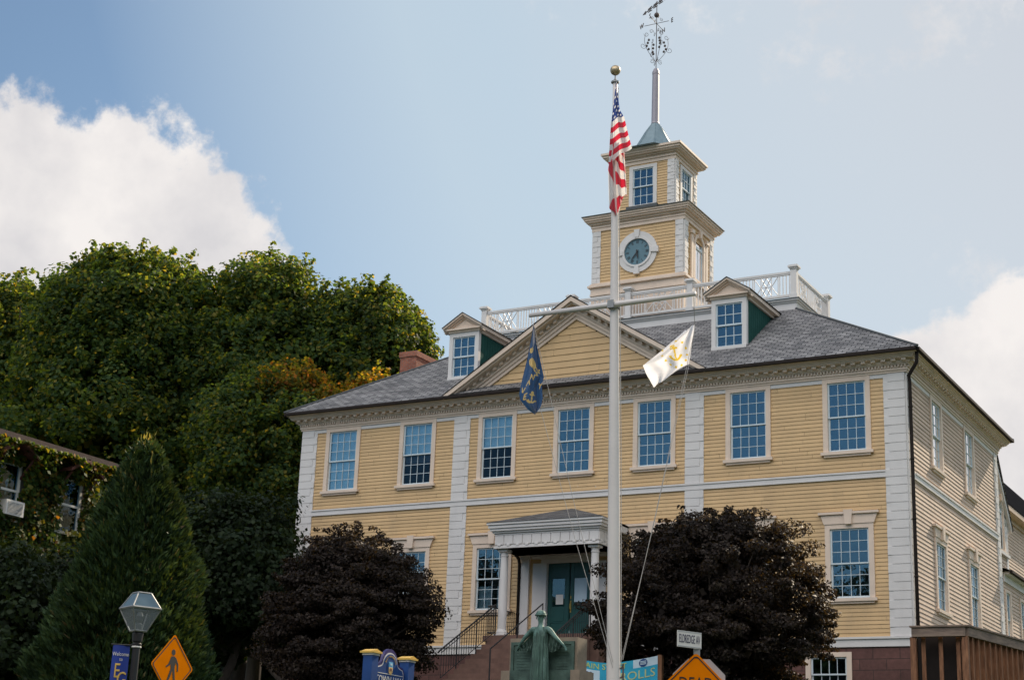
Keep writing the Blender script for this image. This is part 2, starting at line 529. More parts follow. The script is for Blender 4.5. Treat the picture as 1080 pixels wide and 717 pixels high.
def mesh_np(name, V, F, m, parent=None):
    me = bpy.data.meshes.new(name)
    nv, nf = len(V), len(F); k = F.shape[1]
    me.vertices.add(nv); me.vertices.foreach_set('co', V.astype(np.float32).ravel())
    me.loops.add(nf * k); me.loops.foreach_set('vertex_index', F.astype(np.int32).ravel())
    me.polygons.add(nf); me.polygons.foreach_set('loop_start', np.arange(0, nf * k, k, dtype=np.int32))
    me.materials.append(m)
    me.update(calc_edges=True)
    o = bpy.data.objects.new(name, me); COL.objects.link(o)
    if parent: o.parent = parent
    return o


def leaves_from(C, Nrm, size, rng, aspect=.7, axis=None, jitter=.35):
    """one folded-free diamond leaf per centre; axis = long direction (else random in plane)"""
    n = len(C)
    Nrm = Nrm + rng.normal(0, jitter, (n, 3)); Nrm /= np.linalg.norm(Nrm, axis=1)[:, None] + 1e-9
    if axis is None: axis = rng.normal(0, 1, (n, 3))
    T = axis - (axis * Nrm).sum(1)[:, None] * Nrm
    T /= np.linalg.norm(T, axis=1)[:, None] + 1e-9
    B = np.cross(Nrm, T)
    s = size * rng.uniform(.65, 1.35, n)[:, None]
    V = np.stack([C - T * s * .5, C + B * s * .5 * aspect - T * s * .05, C + T * s * .5, C - B * s * .5 * aspect - T * s * .05], 1).reshape(-1, 3)
    F = np.arange(4 * n).reshape(n, 4)
    return V, F


def clip_list(a0, a1, holes):
    segs = [(a0, a1)]
    for h0, h1 in holes:
        out = []
        for s0, s1 in segs:
            if h1 <= s0 or h0 >= s1: out.append((s0, s1)); continue
            if h0 > s0: out.append((s0, h0))
            if h1 < s1: out.append((h1, s1))
        segs = out
    return [s for s in segs if s[1] - s[0] > .004]


def siding(mb, F, a0, a1, z0, z1, holes=(), exp=.114, prof=.016, clip=None, m=None, tex=0):
    """lapped clapboards; holes (a0,a1,z0,z1); clip(z)->(a0,a1)"""
    rows = int(math.ceil((z1 - z0) / exp - 1e-6))
    for r in range(rows):
        zb = z0 + r * exp; zt = min(zb + exp, z1)
        cuts = sorted({zb, zt} | {h[2] for h in holes if zb < h[2] < zt} | {h[3] for h in holes if zb < h[3] < zt})
        for ya, yb in zip(cuts[:-1], cuts[1:]):
            mid = (ya + yb) / 2
            l, h_ = (a0, a1) if clip is None else clip(mid)
            l = max(l, a0); h_ = min(h_, a1)
            if h_ - l < .01: continue
            js = []
            rj = random.Random(int(zb * 977) + int((a0 + 50) * 31)); x_ = l + rj.uniform(.4, 3.6)
            while x_ < h_: js.append((x_, x_ + .006)); x_ += rj.uniform(1.8, 4.2)
            for s0, s1 in clip_list(l, h_, [(h[0], h[1]) for h in holes if h[2] < mid < h[3]] + js):
                ba = .004 + prof * (1 - (ya - zb) / exp); bb = .004 + prof * (1 - (yb - zb) / exp)
                mb.face([F(s0, ba, ya), F(s1, ba, ya), F(s1, bb, yb), F(s0, bb, yb)], m)
                if ya == zb:
                    mb.face([F(s0, .002, ya), F(s1, .002, ya), F(s1, ba, ya), F(s0, ba, ya)], m)


def quoin(mb, F, c0, c1, z0, z1, outer=None, m=None, h=.235, ret=False):
    """pilaster of alternately long and short blocks between c0 and c1; outer = flush side"""
    mb.box(F, c0, c1, .0, .034, z0, z1, m)
    n = int((z1 - z0) / h); hh = (z1 - z0) / n
    for i in range(n):
        za = z0 + i * hh + .009; zb = z0 + (i + 1) * hh - .009
        s = .0 if i % 2 else .13
        if outer == 'L': x0, x1 = c0 - .0, c1 - s
        elif outer == 'R': x0, x1 = c0 + s, c1
        else:
            x0, x1 = (c0 + s * .0, c1 - s) if True else (c0, c1)
        mb.box(F, x0, x1, .034, .052, za, zb, m)


# ------------------------------------------------------------------ ground
YS = [-700, -46.5, -46.3, -36.5, -36.3, -33.5, -30, -5, 4, 700]
ZS = [-7.0, -7.0, -7.12, -7.12, -7.0, -6.95, -6.2, -1.75, -1.75, -1.75]


def gz(y):
    for i in range(len(YS) - 1):
        if YS[i] <= y <= YS[i + 1]:
            t = (y - YS[i]) / (YS[i + 1] - YS[i]); return ZS[i] * (1 - t) + ZS[i + 1] * t
    return -1.75


def build_ground():
    m = bpy.data.materials.new('lawn'); m.use_nodes = True
    b = NB(m); p = b.n('ShaderNodeBsdfPrincipled'); b.l(p.outputs[0], b.out.inputs[0])
    col = b.mix(b.noise(1.4, 8, .7), c4((.045, .075, .020)), c4((.085, .110, .035)))
    col = b.mix(b.noise(25, 4, .7), col, c4((.03, .05, .015)))
    b.put(p.inputs['Base Color'], col); p.inputs['Roughness'].default_value = .95
    bp = b.n('ShaderNodeBump'); bp.inputs['Distance'].default_value = .05; b.l(b.noise(30, 5, .7), bp.inputs['Height']); b.l(bp.outputs[0], p.inputs['Normal'])
    xs = [-700, -200, -60, -30, -10, 0, 10, 20, 40, 80, 200, 700]
    ys = sorted(set(YS + [-42, -25, -20, -15, -10, 0, 20, 60, 200]))
    V = [(x, y, gz(y)) for y in ys for x in xs]
    nx = len(xs)
    Fc = [(j * nx + i, j * nx + i + 1, (j + 1) * nx + i + 1, (j + 1) * nx + i) for j in range(len(ys) - 1) for i in range(nx - 1)]
    mb = MB(); mb.v = V; mb.f = Fc; mb.m = [0] * len(Fc)
    tag(mb.build('ground', m, recalc=False), kind='structure')
    mb = MB(); mb.face([(-300, -46.28, -7.114), (300, -46.28, -7.114), (300, -36.52, -7.114), (-300, -36.52, -7.114)])
    tag(mb.build('road', ASPH, recalc=False), kind='structure')
    mb = MB()
    for i in range(-30, 31): mb.box(ID, i * 6, i * 6 + 3, -41.46, -41.34, -7.112, -7.108)
    tag(mb.build('road_marking', PAINT), kind='structure')
    mb = MB(); mb.box(ID, -300, 300, -36.5, -34.0, -7.3, -6.97); mb.box(ID, -300, 300, -48.8, -46.3, -7.3, -6.97)
    tag(mb.build('pavement', CONC), kind='structure')
    mb = MB(); mb.box(ID, -300, 300, -36.65, -36.49, -7.3, -6.966); mb.box(ID, -300, 300, -46.31, -46.15, -7.3, -6.966)
    tag(mb.build('kerb', KERB), kind='structure')
    mb = MB()
    yy = [-34, -30, -25, -20, -15, -10, -5]
    for p, q in zip(yy[:-1], yy[1:]):
        mb.face([(-1.2, p, gz(p) + .03), (1.2, p, gz(p) + .03), (1.2, q, gz(q) + .03), (-1.2, q, gz(q) + .03)])
    tag(mb.build('path', CONC, recalc=False), kind='structure')


build_ground()

# ------------------------------------------------------------------ town hall
hall = empty('town_hall', (0, 0, -1.75))
tag(hall, 'large yellow clapboard building with white quoins, clock tower and columned entrance porch', 'town hall')
ZT = 7.43        # underside of the cornice
BELT = (4.43, 4.63)
WU = dict(zb=5.16, zt=7.43)
WA, WB, WC, WP = 2.76, 5.79, 8.79, 4.085


def window(parent, F, ac, zb, zt, hw, cols=4, rows=3, blind=0.0, lintel=False, cas=.145, glass=None, name='window', curtain=False, lowcols=None):
    glass = glass or GLASS
    mb = MB()
    ztop = zt - (.34 if lintel else 0)
    mb.box(F, ac - hw, ac - hw + cas, -.10, .055, zb + .09, ztop)
    mb.box(F, ac + hw - cas, ac + hw, -.10, .055, zb + .09, ztop)
    mb.box(F, ac - hw + cas, ac + hw - cas, -.10, .053, ztop - cas * .9, ztop)
    w = mb.build(name, CRM, parent)
    mb = MB(); mb.box(F, ac - hw - .06, ac + hw + .06, -.10, .115, zb, zb + .09)
    mb.box(F, ac - hw + .02, ac + hw - .02, .0, .07, zb - .06, zb - .001)
    mb.build('sill', CRM, w)
    if lintel:
        mb = MB()
        mb.prism(F, [(ac - hw - .02, ztop + .002), (ac + hw + .02, ztop + .002), (ac + hw + .12, zt - .07), (ac - hw - .12, zt - .07)], 0, .075)
        mb.box(F, ac - hw - .17, ac + hw + .17, 0, .13, zt - .068, zt)
        mb.prism(F, [(ac - .09, ztop - .02), (ac + .09, ztop - .02), (ac + .13, zt + .05), (ac - .13, zt + .05)], .0, .15)
        mb.build('lintel', CRM, w)
    a0, a1 = ac - hw + cas, ac + hw - cas
    z0, z1 = zb + .09, ztop - cas * .9
    zm = (z0 + z1) / 2
    mb = MB(); st = .05

    def sash(zlo, zhi, b0, b1, bot, cols=cols):
        mb.box(F, a0, a0 + st, b0, b1, zlo, zhi); mb.box(F, a1 - st, a1, b0, b1, zlo, zhi)
        mb.box(F, a0 + st, a1 - st, b0, b1, zlo, zlo + bot); mb.box(F, a0 + st, a1 - st, b0, b1, zhi - .045, zhi)
        for i in range(1, cols):
            x = a0 + st + (a1 - a0 - 2 * st) * i / cols
            mb.box(F, x - .0075, x + .0075, b0 + .012, b1 - .003, zlo + bot, zhi - .045)
        for j in range(1, rows):
            z = zlo + bot + (zhi - .045 - zlo - bot) * j / rows
            mb.box(F, a0 + st, a1 - st, b0 + .013, b1 - .004, z - .0075, z + .0075)
    sash(zm - .02, z1, -.035, .005, .04)
    sash(z0, zm + .02, -.078, -.038, .07)
    mb.build('sash', SASH, w)
    mb = MB()
    mb.box(F, a0 + .02, a1 - .02, -.022, -.018, zm, z1 - .02, glass)
    mb.box(F, a0 + .02, a1 - .02, -.062, -.058, z0 + .03, zm, GLASSN if .4 < blind < .7 else glass)
    mb.build('pane', glass, w)
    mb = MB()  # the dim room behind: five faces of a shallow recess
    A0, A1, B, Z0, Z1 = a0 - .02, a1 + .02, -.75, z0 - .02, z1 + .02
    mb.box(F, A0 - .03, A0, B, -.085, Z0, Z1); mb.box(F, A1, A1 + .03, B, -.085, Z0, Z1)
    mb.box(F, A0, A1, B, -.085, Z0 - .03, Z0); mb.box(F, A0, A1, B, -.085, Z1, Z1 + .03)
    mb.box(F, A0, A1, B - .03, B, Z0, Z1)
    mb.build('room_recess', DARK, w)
    if blind > 0:
        mb = MB(); zz = z1 - (z1 - z0) * blind
        mb.box(F, a0 + .01, a1 - .01, -.125, -.115, zz, z1)
        mb.box(F, a0 + .01, a1 - .01, -.13, -.11, zz - .025, zz)
        mb.build('blind', BLIND, w)
    if curtain:
        mb = MB()
        for k in range(10):
            t = k / 10.0; x = a0 + (a1 - a0) * t; x2 = a0 + (a1 - a0) * (t + .1)
            if .35 < t < .6: continue
            mb.face([F(x, -.2 - .03 * (k % 2), z0), F(x2, -.2 - .03 * ((k + 1) % 2), z0), F(x2, -.2 - .03 * ((k + 1) % 2), z1 * .4 + z0 * .6), F(x, -.2 - .03 * (k % 2), z1 * .4 + z0 * .6)])
        mb.build('curtain', BLIND, w, recalc=False)
    return w


def hole(ac, zb, zt, hw, lintel=False, cas=.145):
    return (ac - hw + .04, ac + hw - .04, zb + .04, zt - (.34 if lintel else 0) - .04)


HW = .705
upper = [(-WC, .98), (-WB, .62), (-WA, .50), (0, 0), (WA, 0), (WB, 0), (WC, 0)]
lower = [-WC, -WB, -WA, WA, WB, WC]
LZ = (.98, 3.50)
fh = [hole(a, 5.16, 7.43, HW) for a, _ in upper] + [hole(a, LZ[0], LZ[1], HW, True) for a in lower] + [(-.95, .95, .0, 2.75)]
mb = MB()
siding(mb, FR, -10.5, 10.5, 0.0, 7.31, fh)
mb.build('front_wall', YEL, hall, recalc=False)
sh = [hole(a, 5.16, 7.43, .66) for a in (3.2, 7.2)] + [hole(a, LZ[0], LZ[1], .68, True) for a in (3.2, 7.2)]
mb = MB(); siding(mb, SD, 0, DEP, 0.0, 7.31, sh, exp=.125, prof=.02)
mb.build('side_wall', YELS, hall, recalc=False)
mb = MB(); siding(mb, LF, 0, DEP, 0.0, 7.31, exp=.125)
mb.build('side_wall', YELS, hall, recalc=False)
mb = MB(); siding(mb, BK, -10.5, 10.5, 0.0, 7.31, exp=.125)
mb.build('rear_wall', YELS, hall, recalc=False)
for a, bl in upper: window(hall, FR, a, 5.16, 7.43, HW, 4, 3, bl)
for a in lower: window(hall, FR, a, LZ[0], LZ[1], HW, 4, 3, 0, True, glass=GLASSD, curtain=(a in (-WA,)))
for a in (3.2, 7.2):
    window(hall, SD, a, 5.16, 7.43, .66, 3, 3, 0, glass=GLASSB)
    window(hall, SD, a, LZ[0], LZ[1], .68, 3, 3, 0, True, glass=GLASSD)

# belt course, frieze strip, water table
mb = MB()
PIL = [(-10.5, -9.88, 'L'), (-WP - .30, -WP + .30, None), (WP - .30, WP + .30, None), (9.88, 10.5, 'R')]


def band(F, a0, a1, z0, z1, b1, skips):
    for s in clip_list(a0, a1, skips): mb.box(F, s[0], s[1], 0, b1, z0, z1)


ps = [(p[0], p[1]) for p in PIL]
mb.box(FR, -9.88, 9.88, 0, .060, BELT[0], BELT[1])
mb.box(FR, -9.88, 9.88, .060, .085, BELT[1] - .05, BELT[1] - .0)
mb.box(SD, .62, DEP - .3, 0, .060, BELT[0], BELT[1]); mb.box(SD, .62, DEP - .3, .060, .085, BELT[1] - .05, BELT[1])
mb.build('belt_course', WHT, hall)
mb = MB()
mb.box(FR, -9.88, 9.88, 0, .035, 7.31, 7.43)
mb.build('frieze', WHT, hall)
mb = MB(); mb.box(SD, .42, DEP - .42, 0, .035, 7.31, 7.43)
mb.build('frieze', WHT, hall)
for p in PIL:
    mb = MB(); quoin(mb, FR, p[0], p[1], 0, BELT[0], p[2]); quoin(mb, FR, p[0], p[1], BELT[1] + (-.2 if p[2] else 0) * 0, ZT, p[2])
    mb.box(FR, p[0], p[1], 0, .062, BELT[0], BELT[1])
    if p[2] == 'R':
        quoin(mb, SD, 0.0, .42, 0, BELT[0], 'L'); quoin(mb, SD, 0.0, .42, BELT[1], ZT, 'L'); mb.box(SD, .0, .62, 0, .058, BELT[0], BELT[1])
    if p[2] == 'L':
        quoin(mb, LF, 0.0, .42, 0, BELT[0], 'L'); quoin(mb, LF, 0.0, .42, BELT[1], ZT, 'L')
    mb.build('quoin_pilaster', WHT, hall)
mb = MB(); quoin(mb, SD, DEP - .42, DEP, 0, BELT[0], 'R'); quoin(mb, SD, DEP - .42, DEP, BELT[0], ZT, 'R')
mb.build('quoin_pilaster', WHT, hall)
mb = MB()
mb.box(ID, -10.56, 10.56, -.06, DEP + .06, -.27, -.04); mb.box(ID, -10.60, 10.60, -.10, DEP + .10, -.06, -.002)
mb.build('water_table', WHT, hall)
# brownstone foundation, with basement window recesses
mb = MB()
fz0, fz1 = -2.0, -.27
bw = [(7.5, 8.75), (-8.75, -7.5)]


def wallq(F, a0, a1, z0, z1, b, m=None):
    mb.face([F(a0, b, z0), F(a1, b, z0), F(a1, b, z1), F(a0, b, z1)], m, [(a0, z0), (a1, z0), (a1, z1), (a0, z1)])


for s in clip_list(-10.52, 10.52, bw): wallq(FR, s[0], s[1], fz0, fz1, .02)
for a0, a1 in bw: wallq(FR, a0, a1, fz0, -1.5, .02); wallq(FR, a0, a1, -.42, fz1, .02)
wallq(SD, -.02, DEP, fz0, fz1, .02); wallq(LF, -.02, DEP, fz0, fz1, .02); wallq(BK, -10.5, 10.5, fz0, fz1, .02)
mb.build('foundation', STONE, hall, recalc=False)
for a0, a1 in bw:
    window(hall, FR, (a0 + a1) / 2, -1.56, -.40, .66, 4, 1, 0, False, glass=GLASSD, name='basement_window')

# main cornice, in layers, right round the block
BX0, BX1, BY0, BY1 = -10.5, 10.5, 0.0, DEP


def ring(mb, x0, x1, y0, y1, layers, m=None):
    for b, z0, z1 in layers:
        mb.box(ID, x0 - b, x1 + b, y0 - b, y1 + b, z0, z1, m)


def teeth(mb, F, a0, a1, b0, b1, z0, z1, w, pitch, m=None):
    n = int((a1 - a0) / pitch); p = (a1 - a0) / n
    for i in range(n):
        c = a0 + (i + .5) * p
        mb.box(F, c - w / 2, c + w / 2, b0, b1, z0, z1, m)


mb = MB()
ring(mb, BX0, BX1, BY0, BY1, [(.07, ZT, ZT + .06), (.10, ZT + .06, ZT + .13), (.085, ZT + .13, ZT + .21), (.15, ZT + .21, ZT + .25),
                             (.19, ZT + .25, ZT + .35), (.33, ZT + .35, ZT + .38), (.36, ZT + .38, ZT + .425), (.40, ZT + .425, ZT + .475), (.46, ZT + .475, ZT + .535)])
mb.build('cornice', CRM, hall)
mb = MB()
teeth(mb, FR, -10.6, 10.6, .085, .14, ZT + .135, ZT + .205, .05, .095)
teeth(mb, SD, -.1, DEP + .1, .085, .14, ZT + .135, ZT + .205, .05, .095)
teeth(mb, FR, -10.7, 10.7, .19, .30, ZT + .285, ZT + .348, .13, .29)
teeth(mb, SD, -.2, DEP + .2, .19, .30, ZT + .285, ZT + .348, .13, .29)
teeth(mb, LF, -.2, DEP + .2, .19, .30, ZT + .285, ZT + .348, .13, .29)
mb.build('dentil_course', CRM, hall)
mb = MB()
EZ = ZT + .60      # eave level 8.03
for F, a0, a1 in ((FR, -10.98, 10.98), (SD, -.46, DEP + .46), (LF, -.46, DEP + .46)):
    mb.box(F, a0, a1, .46, .57, EZ - .115, EZ - .03)
mb.build('gutter', GUT, hall)

# hipped roof
DX0, DX1, DY0, DY1, DZ = -5.90, 5.95, 3.95, 7.35, 11.08
EX, EY0, EY1 = 11.03, -.53, DEP + .53
mb = MB()


def slope(p0, p1, p2, p3, m=None):
    """quad eave-left, eave-right, top-right, top-left with UV in metres"""
    P = [Vector(p) for p in (p0, p1, p2, p3)]
    ex = (P[1] - P[0]).normalized(); n = ex.cross(P[3] - P[0]).normalized(); ey = n.cross(ex)
    mb.face(P, m, [((q - P[0]).dot(ex), (q - P[0]).dot(ey)) for q in P])


rz = EZ - .02
slope((-EX, EY0, rz), (EX, EY0, rz), (DX1, DY0, DZ), (DX0, DY0, DZ))
slope((EX, EY0, rz), (EX, EY1, rz), (DX1, DY1, DZ), (DX1, DY0, DZ))
slope((EX, EY1, rz), (-EX, EY1, rz), (DX0, DY1, DZ), (DX1, DY1, DZ))
slope((-EX, EY1, rz), (-EX, EY0, rz), (DX0, DY0, DZ), (DX0, DY1, DZ))
mb.face([(-EX, EY0, rz - .03), (EX, EY0, rz - .03), (EX, EY1, rz - .03), (-EX, EY1, rz - .03)])
roof = mb.build('roof', ROOF, hall, recalc=False)
for sx, ex in ((DX0, -EX), (DX1, EX)):
    for ya, yb in ((EY0, DY0), (EY1, DY1)):
        mb = MB(); mb.tube([(ex, ya, rz + .01), (sx, yb, DZ + .01)], .045, 6); mb.build('hip_cap', LEADR, roof)
ks = (DZ - rz) / (DY0 - EY0)


def rooft(y): return rz + ks * (y - EY0)


# roof deck with balustrade
mb = MB()
ring(mb, DX0, DX1, DY0, DY1, [(.02, DZ - .3, DZ + .22), (.06, DZ + .22, DZ + .28), (.12, DZ + .28, DZ + .33)])
deck = mb.build('roof_deck', WHT, hall)
mb = MB(); ring(mb, DX0, DX1, DY0, DY1, [(.15, DZ + .33, DZ + .355)])
mb.build('deck_edge', LEADR, deck)
bz = DZ + .36


def baluster_run(F, a0, a1, name='balustrade'):
    mb = MB()
    mb.box(F, a0, a1, -.035, .035, bz + .10, bz + .16)
    mb.box(F, a0, a1, -.03, .03, bz + .16, bz + .18)
    mb.box(F, a0, a1, -.045, .045, bz + .90, bz + .97)
    mb.box(F, a0, a1, -.03, .03, bz + .85, bz + .90)
    L_ = a1 - a0
    zl, zh = bz + .18, bz + .85
    npan = max(1, round(L_ / 1.9)); w = L_ / npan
    for k in range(npan):
        s = a0 + k * w
        # balusters either side of a lattice panel
        bars = w * .26
        for side in (0, 1):
            b0 = s + (0 if side == 0 else w - bars)
            nb = max(2, int(bars / .105))
            for i in range(nb):
                c = b0 + (i + .5) * bars / nb
                mb.box(F, c - .014, c + .014, -.014, .014, zl, zh)
        p0, p1 = s + bars, s + w - bars
        for x in (p0, p1, (p0 * .72 + p1 * .28), (p0 * .28 + p1 * .72)): mb.box(F, x - .013, x + .013, -.013, .013, zl, zh)
        cx, cz = (p0 + p1) / 2, (zl + zh) / 2
        q = .012

        def bar(xa, za, xb, zb_):
            d = Vector((xb - xa, zb_ - za)); n = Vector((-d.y, d.x)).normalized() * .013
            mb.prism(F, [(xa - n.x, za - n.y), (xb - n.x, zb_ - n.y), (xb + n.x, zb_ + n.y), (xa + n.x, za + n.y)], -q, q)
        xi0, xi1 = (p0 * .72 + p1 * .28), (p0 * .28 + p1 * .72)
        bar(xi0, zl, xi1, zh); bar(xi0, zh, xi1, zl)
        bar(xi0, cz, cx, zh); bar(cx, zh, xi1, cz); bar(xi1, cz, cx, zl); bar(cx, zl, xi0, cz)
        bar(p0, zl, xi0, cz); bar(p0, zh, xi0, cz); bar(p1, zl, xi1, cz); bar(p1, zh, xi1, cz)
        bar(xi0, cz, xi1, cz)
    return mb.build(name, WHT, hall)


FB = lambda a, b, z: (a, DY0 + .06 - b, z)
RB = lambda a, b, z: (DX1 - .06 + b, a, z)
LB = lambda a, b, z: (DX0 + .06 - b, a, z)
BB = lambda a, b, z: (a, DY1 - .06 + b, z)
posts = [-5.80, -2.28, -.08, 2.22, 5.88]


def bpost(x, y):
    mb = MB()
    mb.box(ID, x - .10, x + .10, y - .10, y + .10, bz, bz + 1.02)
    mb.box(ID, x - .13, x + .13, y - .13, y + .13, bz, bz + .16)
    mb.box(ID, x - .13, x + .13, y - .13, y + .13, bz + 1.02, bz + 1.07)
    mb.box(ID, x - .17, x + .17, y - .17, y + .17, bz + 1.07, bz + 1.13)
    mb.box(ID, x - .14, x + .14, y - .14, y + .14, bz + 1.13, bz + 1.16)
    mb.build('balustrade_post', WHT, hall)


for p, q in zip(posts[:-1], posts[1:]): baluster_run(FB, p + .11, q - .11)
baluster_run(RB, DY0 + .17, DY1 - .17); baluster_run(LB, DY0 + .17, DY1 - .17)
for p, q in zip(posts[:-1], posts[1:]): baluster_run(BB, p + .11, q - .11)
for x in posts: bpost(x, DY0 + .06); bpost(x, DY1 - .06)

# ---- pediment over the three middle bays
mb = MB()
PY = .12
apx, apz, tipx, tipz = 0.0, 10.90, 4.62, 8.05
sl = (apz - tipz) / tipx
FP = lambda a, b, z: (a, -b, z)
siding(mb, FP, -4.2, 4.2, 8.05, 10.3, (), exp=.215, prof=.022, clip=lambda z: (-(10.30 - z) / sl, (10.30 - z) / sl))
ped = mb.build('pediment', YEL, hall, recalc=False)
mb = MB()


def rake(mb, ax, az, tx, s, sgn, F, d0, d1, b0, b1):
    """raking board: d measured downwards from the top line"""
    def P(x, d): return (ax + sgn * x, az - s * x - d)
    xs_end = tx
    poly = [P(0, d0), P(xs_end, d0), P(xs_end + 0.0, d1) if False else (ax + sgn * (xs_end), az - s * xs_end - d1), P(0, d1)]
    mb.prism(F, poly, b0, b1)


for sgn in (-1, 1):
    rake(mb, 0, apz, 4.60, sl, sgn, FP, .02, .17, -.3, .50)
    rake(mb, 0, apz, 4.40, sl, sgn, FP, .17, .23, -.05, .42)
    rake(mb, 0, apz, 4.32, sl, sgn, FP, .23, .42, -.05, .16)
    rake(mb, 0, apz, 4.00, sl, sgn, FP, .42, .54, -.05, .11)
    rake(mb, 0, apz, 3.75, sl, sgn, FP, .54, .66, -.05, .07)
    n = 17
    for i in range(n):
        x = .15 + i * (4.1 / n); z = apz - sl * x - .235
        mb.prism(FP, [(sgn * x, z), (sgn * (x + .1), z - sl * .1), (sgn * (x + .1), z - .1 - sl * .1), (sgn * x, z - .1)], .16, .27)
mb.build('raking_cornice', CRM, ped)
mb = MB()
yb = EY0 + (apz + .02 - rz) / ks
slope((-tipx - .02, -.53, tipz - .01), (-.0, -.53, apz + .02), (0, yb, apz + .02), (-tipx - .02, EY0 + (tipz - rz) / ks, tipz - .01))
slope((0.0, -.53, apz + .02), (tipx + .02, -.53, tipz - .01), (tipx + .02, EY0 + (tipz - rz) / ks, tipz - .01), (0, yb, apz + .02))
mb.build('pediment_roof', ROOF, ped, recalc=False)
mb = MB(); slope((-4.4, -.53, EZ + .01), (4.4, -.53, EZ + .01), (4.3, -.03, EZ + .17), (-4.3, -.03, EZ + .17))
mb.build('pediment_skirt', ROOFP, ped, recalc=False)

# ---- dormers


def dormer(cx):
    hw = .58; fy = 1.0; zb = rooft(fy) - .03; ze = 10.66
    mb = MB(); F = lambda a, b, z: (cx + a, fy - b, z)
    mb.box(F, -hw, -hw + .14, -.1, .05, zb, ze); mb.box(F, hw - .14, hw, -.1, .05, zb, ze)
    mb.box(F, -hw + .14, hw - .14, -.1, .05, ze - .16, ze); mb.box(F, -hw, hw, -.1, .08, zb - .04, zb + .07)
    d = mb.build('dormer', WHT, hall)
    # side cheeks of upright boards
    for sgn in (-1, 1):
        mb = MB()
        y1 = EY0 + (ze - rz) / ks
        n = 13
        for i in range(n):
            ya = fy + .02 + (y1 - fy) * i / n; yb_ = fy + .02 + (y1 - fy) * (i + 1) / n - .014
            x0 = sgn * (hw - .035); x1 = sgn * (hw - .005)
            z0a = rooft(ya) - .05; z0b = rooft(yb_) - .05
            P = [(cx + x1, ya, z0a), (cx + x1, yb_, z0b), (cx + x1, yb_, ze), (cx + x1, ya, ze)]
            Q = [(cx + x0, p[1], p[2]) for p in P]
            mb.face(P); mb.face(Q)
            for k in range(4): mb.face([P[k], P[(k + 1) % 4], Q[(k + 1) % 4], Q[k]])
        mb.build('dormer_cheek', GREEN, d)
    # sash
    mb = MB(); a0, a1, z0, z1 = -hw + .14, hw - .14, zb + .07, ze - .16; zm = (z0 + z1) / 2; st = .045
    for zl, zh, b0, b1 in ((zm - .02, z1, -.03, .01), (z0, zm + .02, -.07, -.032)):
        mb.box(F, a0, a0 + st, b0, b1, zl, zh); mb.box(F, a1 - st, a1, b0, b1, zl, zh)
        mb.box(F, a0 + st, a1 - st, b0, b1, zl, zl + .05); mb.box(F, a0 + st, a1 - st, b0, b1, zh - .04, zh)
        for i in (1, 2):
            x = a0 + st + (a1 - a0 - 2 * st) * i / 3; mb.box(F, x - .010, x + .010, b0 + .01, b1 - .003, zl + .05, zh - .04)
        z = (zl + zh) / 2; mb.box(F, a0 + st, a1 - st, b0 + .011, b1 - .004, z - .01, z + .01)
    mb.build('sash', SASH, d)
    mb = MB(); mb.box(F, a0 + .01, a1 - .01, -.02, -.016, zm, z1); mb.box(F, a0 + .01, a1 - .01, -.055, -.051, z0, zm)
    mb.build('pane', GLASS, d)
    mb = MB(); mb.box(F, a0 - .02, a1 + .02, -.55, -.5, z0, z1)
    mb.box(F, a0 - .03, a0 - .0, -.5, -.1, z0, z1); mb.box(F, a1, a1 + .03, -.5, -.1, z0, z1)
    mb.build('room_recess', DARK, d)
    # little pediment and gable roof
    mb = MB()
    s = .62; A = ze + .17 + .76 * s; W = .76
    mb.prism(F, [(-hw, ze + .1), (hw, ze + .1), (0, ze + .1 + hw * s)], -.05, .06)
    mb.box(F, -hw - .04, hw + .04, -.1, .10, ze, ze + .07)
    mb.box(F, -hw - .10, hw + .10, -.1, .18, ze + .07, ze + .12)
    for sgn in (-1, 1):
        for d0, d1, b in ((0.0, .07, .24), (.07, .12, .18), (.12, .18, .11)):
            mb.prism(F, [(0, A - d0), (sgn * W, A - d0 - s * W), (sgn * W, A - d1 - s * W), (0, A - d1)], -.05, b)
        # side eave mouldings running back to the roof
        yend = EY0 + (ze + .1 - rz) / ks
        xe = sgn * W
        mb.box(ID, min(cx + xe, cx + sgn * (hw - .02)), max(cx + xe, cx + sgn * (hw - .02)), fy + .05, yend - .05, ze + .03, ze + .10)
        mb.box(ID, min(cx + sgn * (hw - .02), cx + sgn * (hw + .06)), max(cx + sgn * (hw - .02), cx + sgn * (hw + .06)), fy + .05, yend - .2, ze - .07, ze + .03)
        mb.box(ID, min(cx + xe, cx + xe - sgn * .03), max(cx + xe, cx + xe - sgn * .03), fy + .05, yend, ze + .10, A - s * W)
    mb.build('dormer_pediment', CRM, d)
    mb = MB()
    zt = A + .02; ze2 = A - s * W + .005
    yr = EY0 + (zt - rz) / ks; ye = EY0 + (ze2 - rz) / ks
    for sgn in (-1, 1):
        mb.face([(cx + sgn * (W + .03), fy - .26, ze2), (cx, fy - .26, zt), (cx, yr, zt), (cx + sgn * (W + .03), ye, ze2)], None,
                [(0, 0), (0, .9), (yr - fy, .9), (ye - fy, 0)])
        mb.face([(cx + sgn * (W + .03), fy - .26, ze2 - .03), (cx, fy - .26, zt - .03), (cx, yr, zt - .03), (cx + sgn * (W + .03), ye, ze2 - .03)], None,
                [(0, 0), (0, .9), (yr - fy, .9), (ye - fy, 0)])
        mb.face([(cx + sgn * (W + .03), fy - .26, ze2), (cx, fy - .26, zt), (cx, fy - .26, zt - .03), (cx + sgn * (W + .03), fy - .26, ze2 - .03)])
    mb.build('dormer_roof', ROOFP, d, recalc=False)


dormer(-4.78); dormer(4.80)

# ---- chimney
mb = MB()
cx0, cx1, cy0, cy1 = -9.75, -9.05, 4.6, 6.6


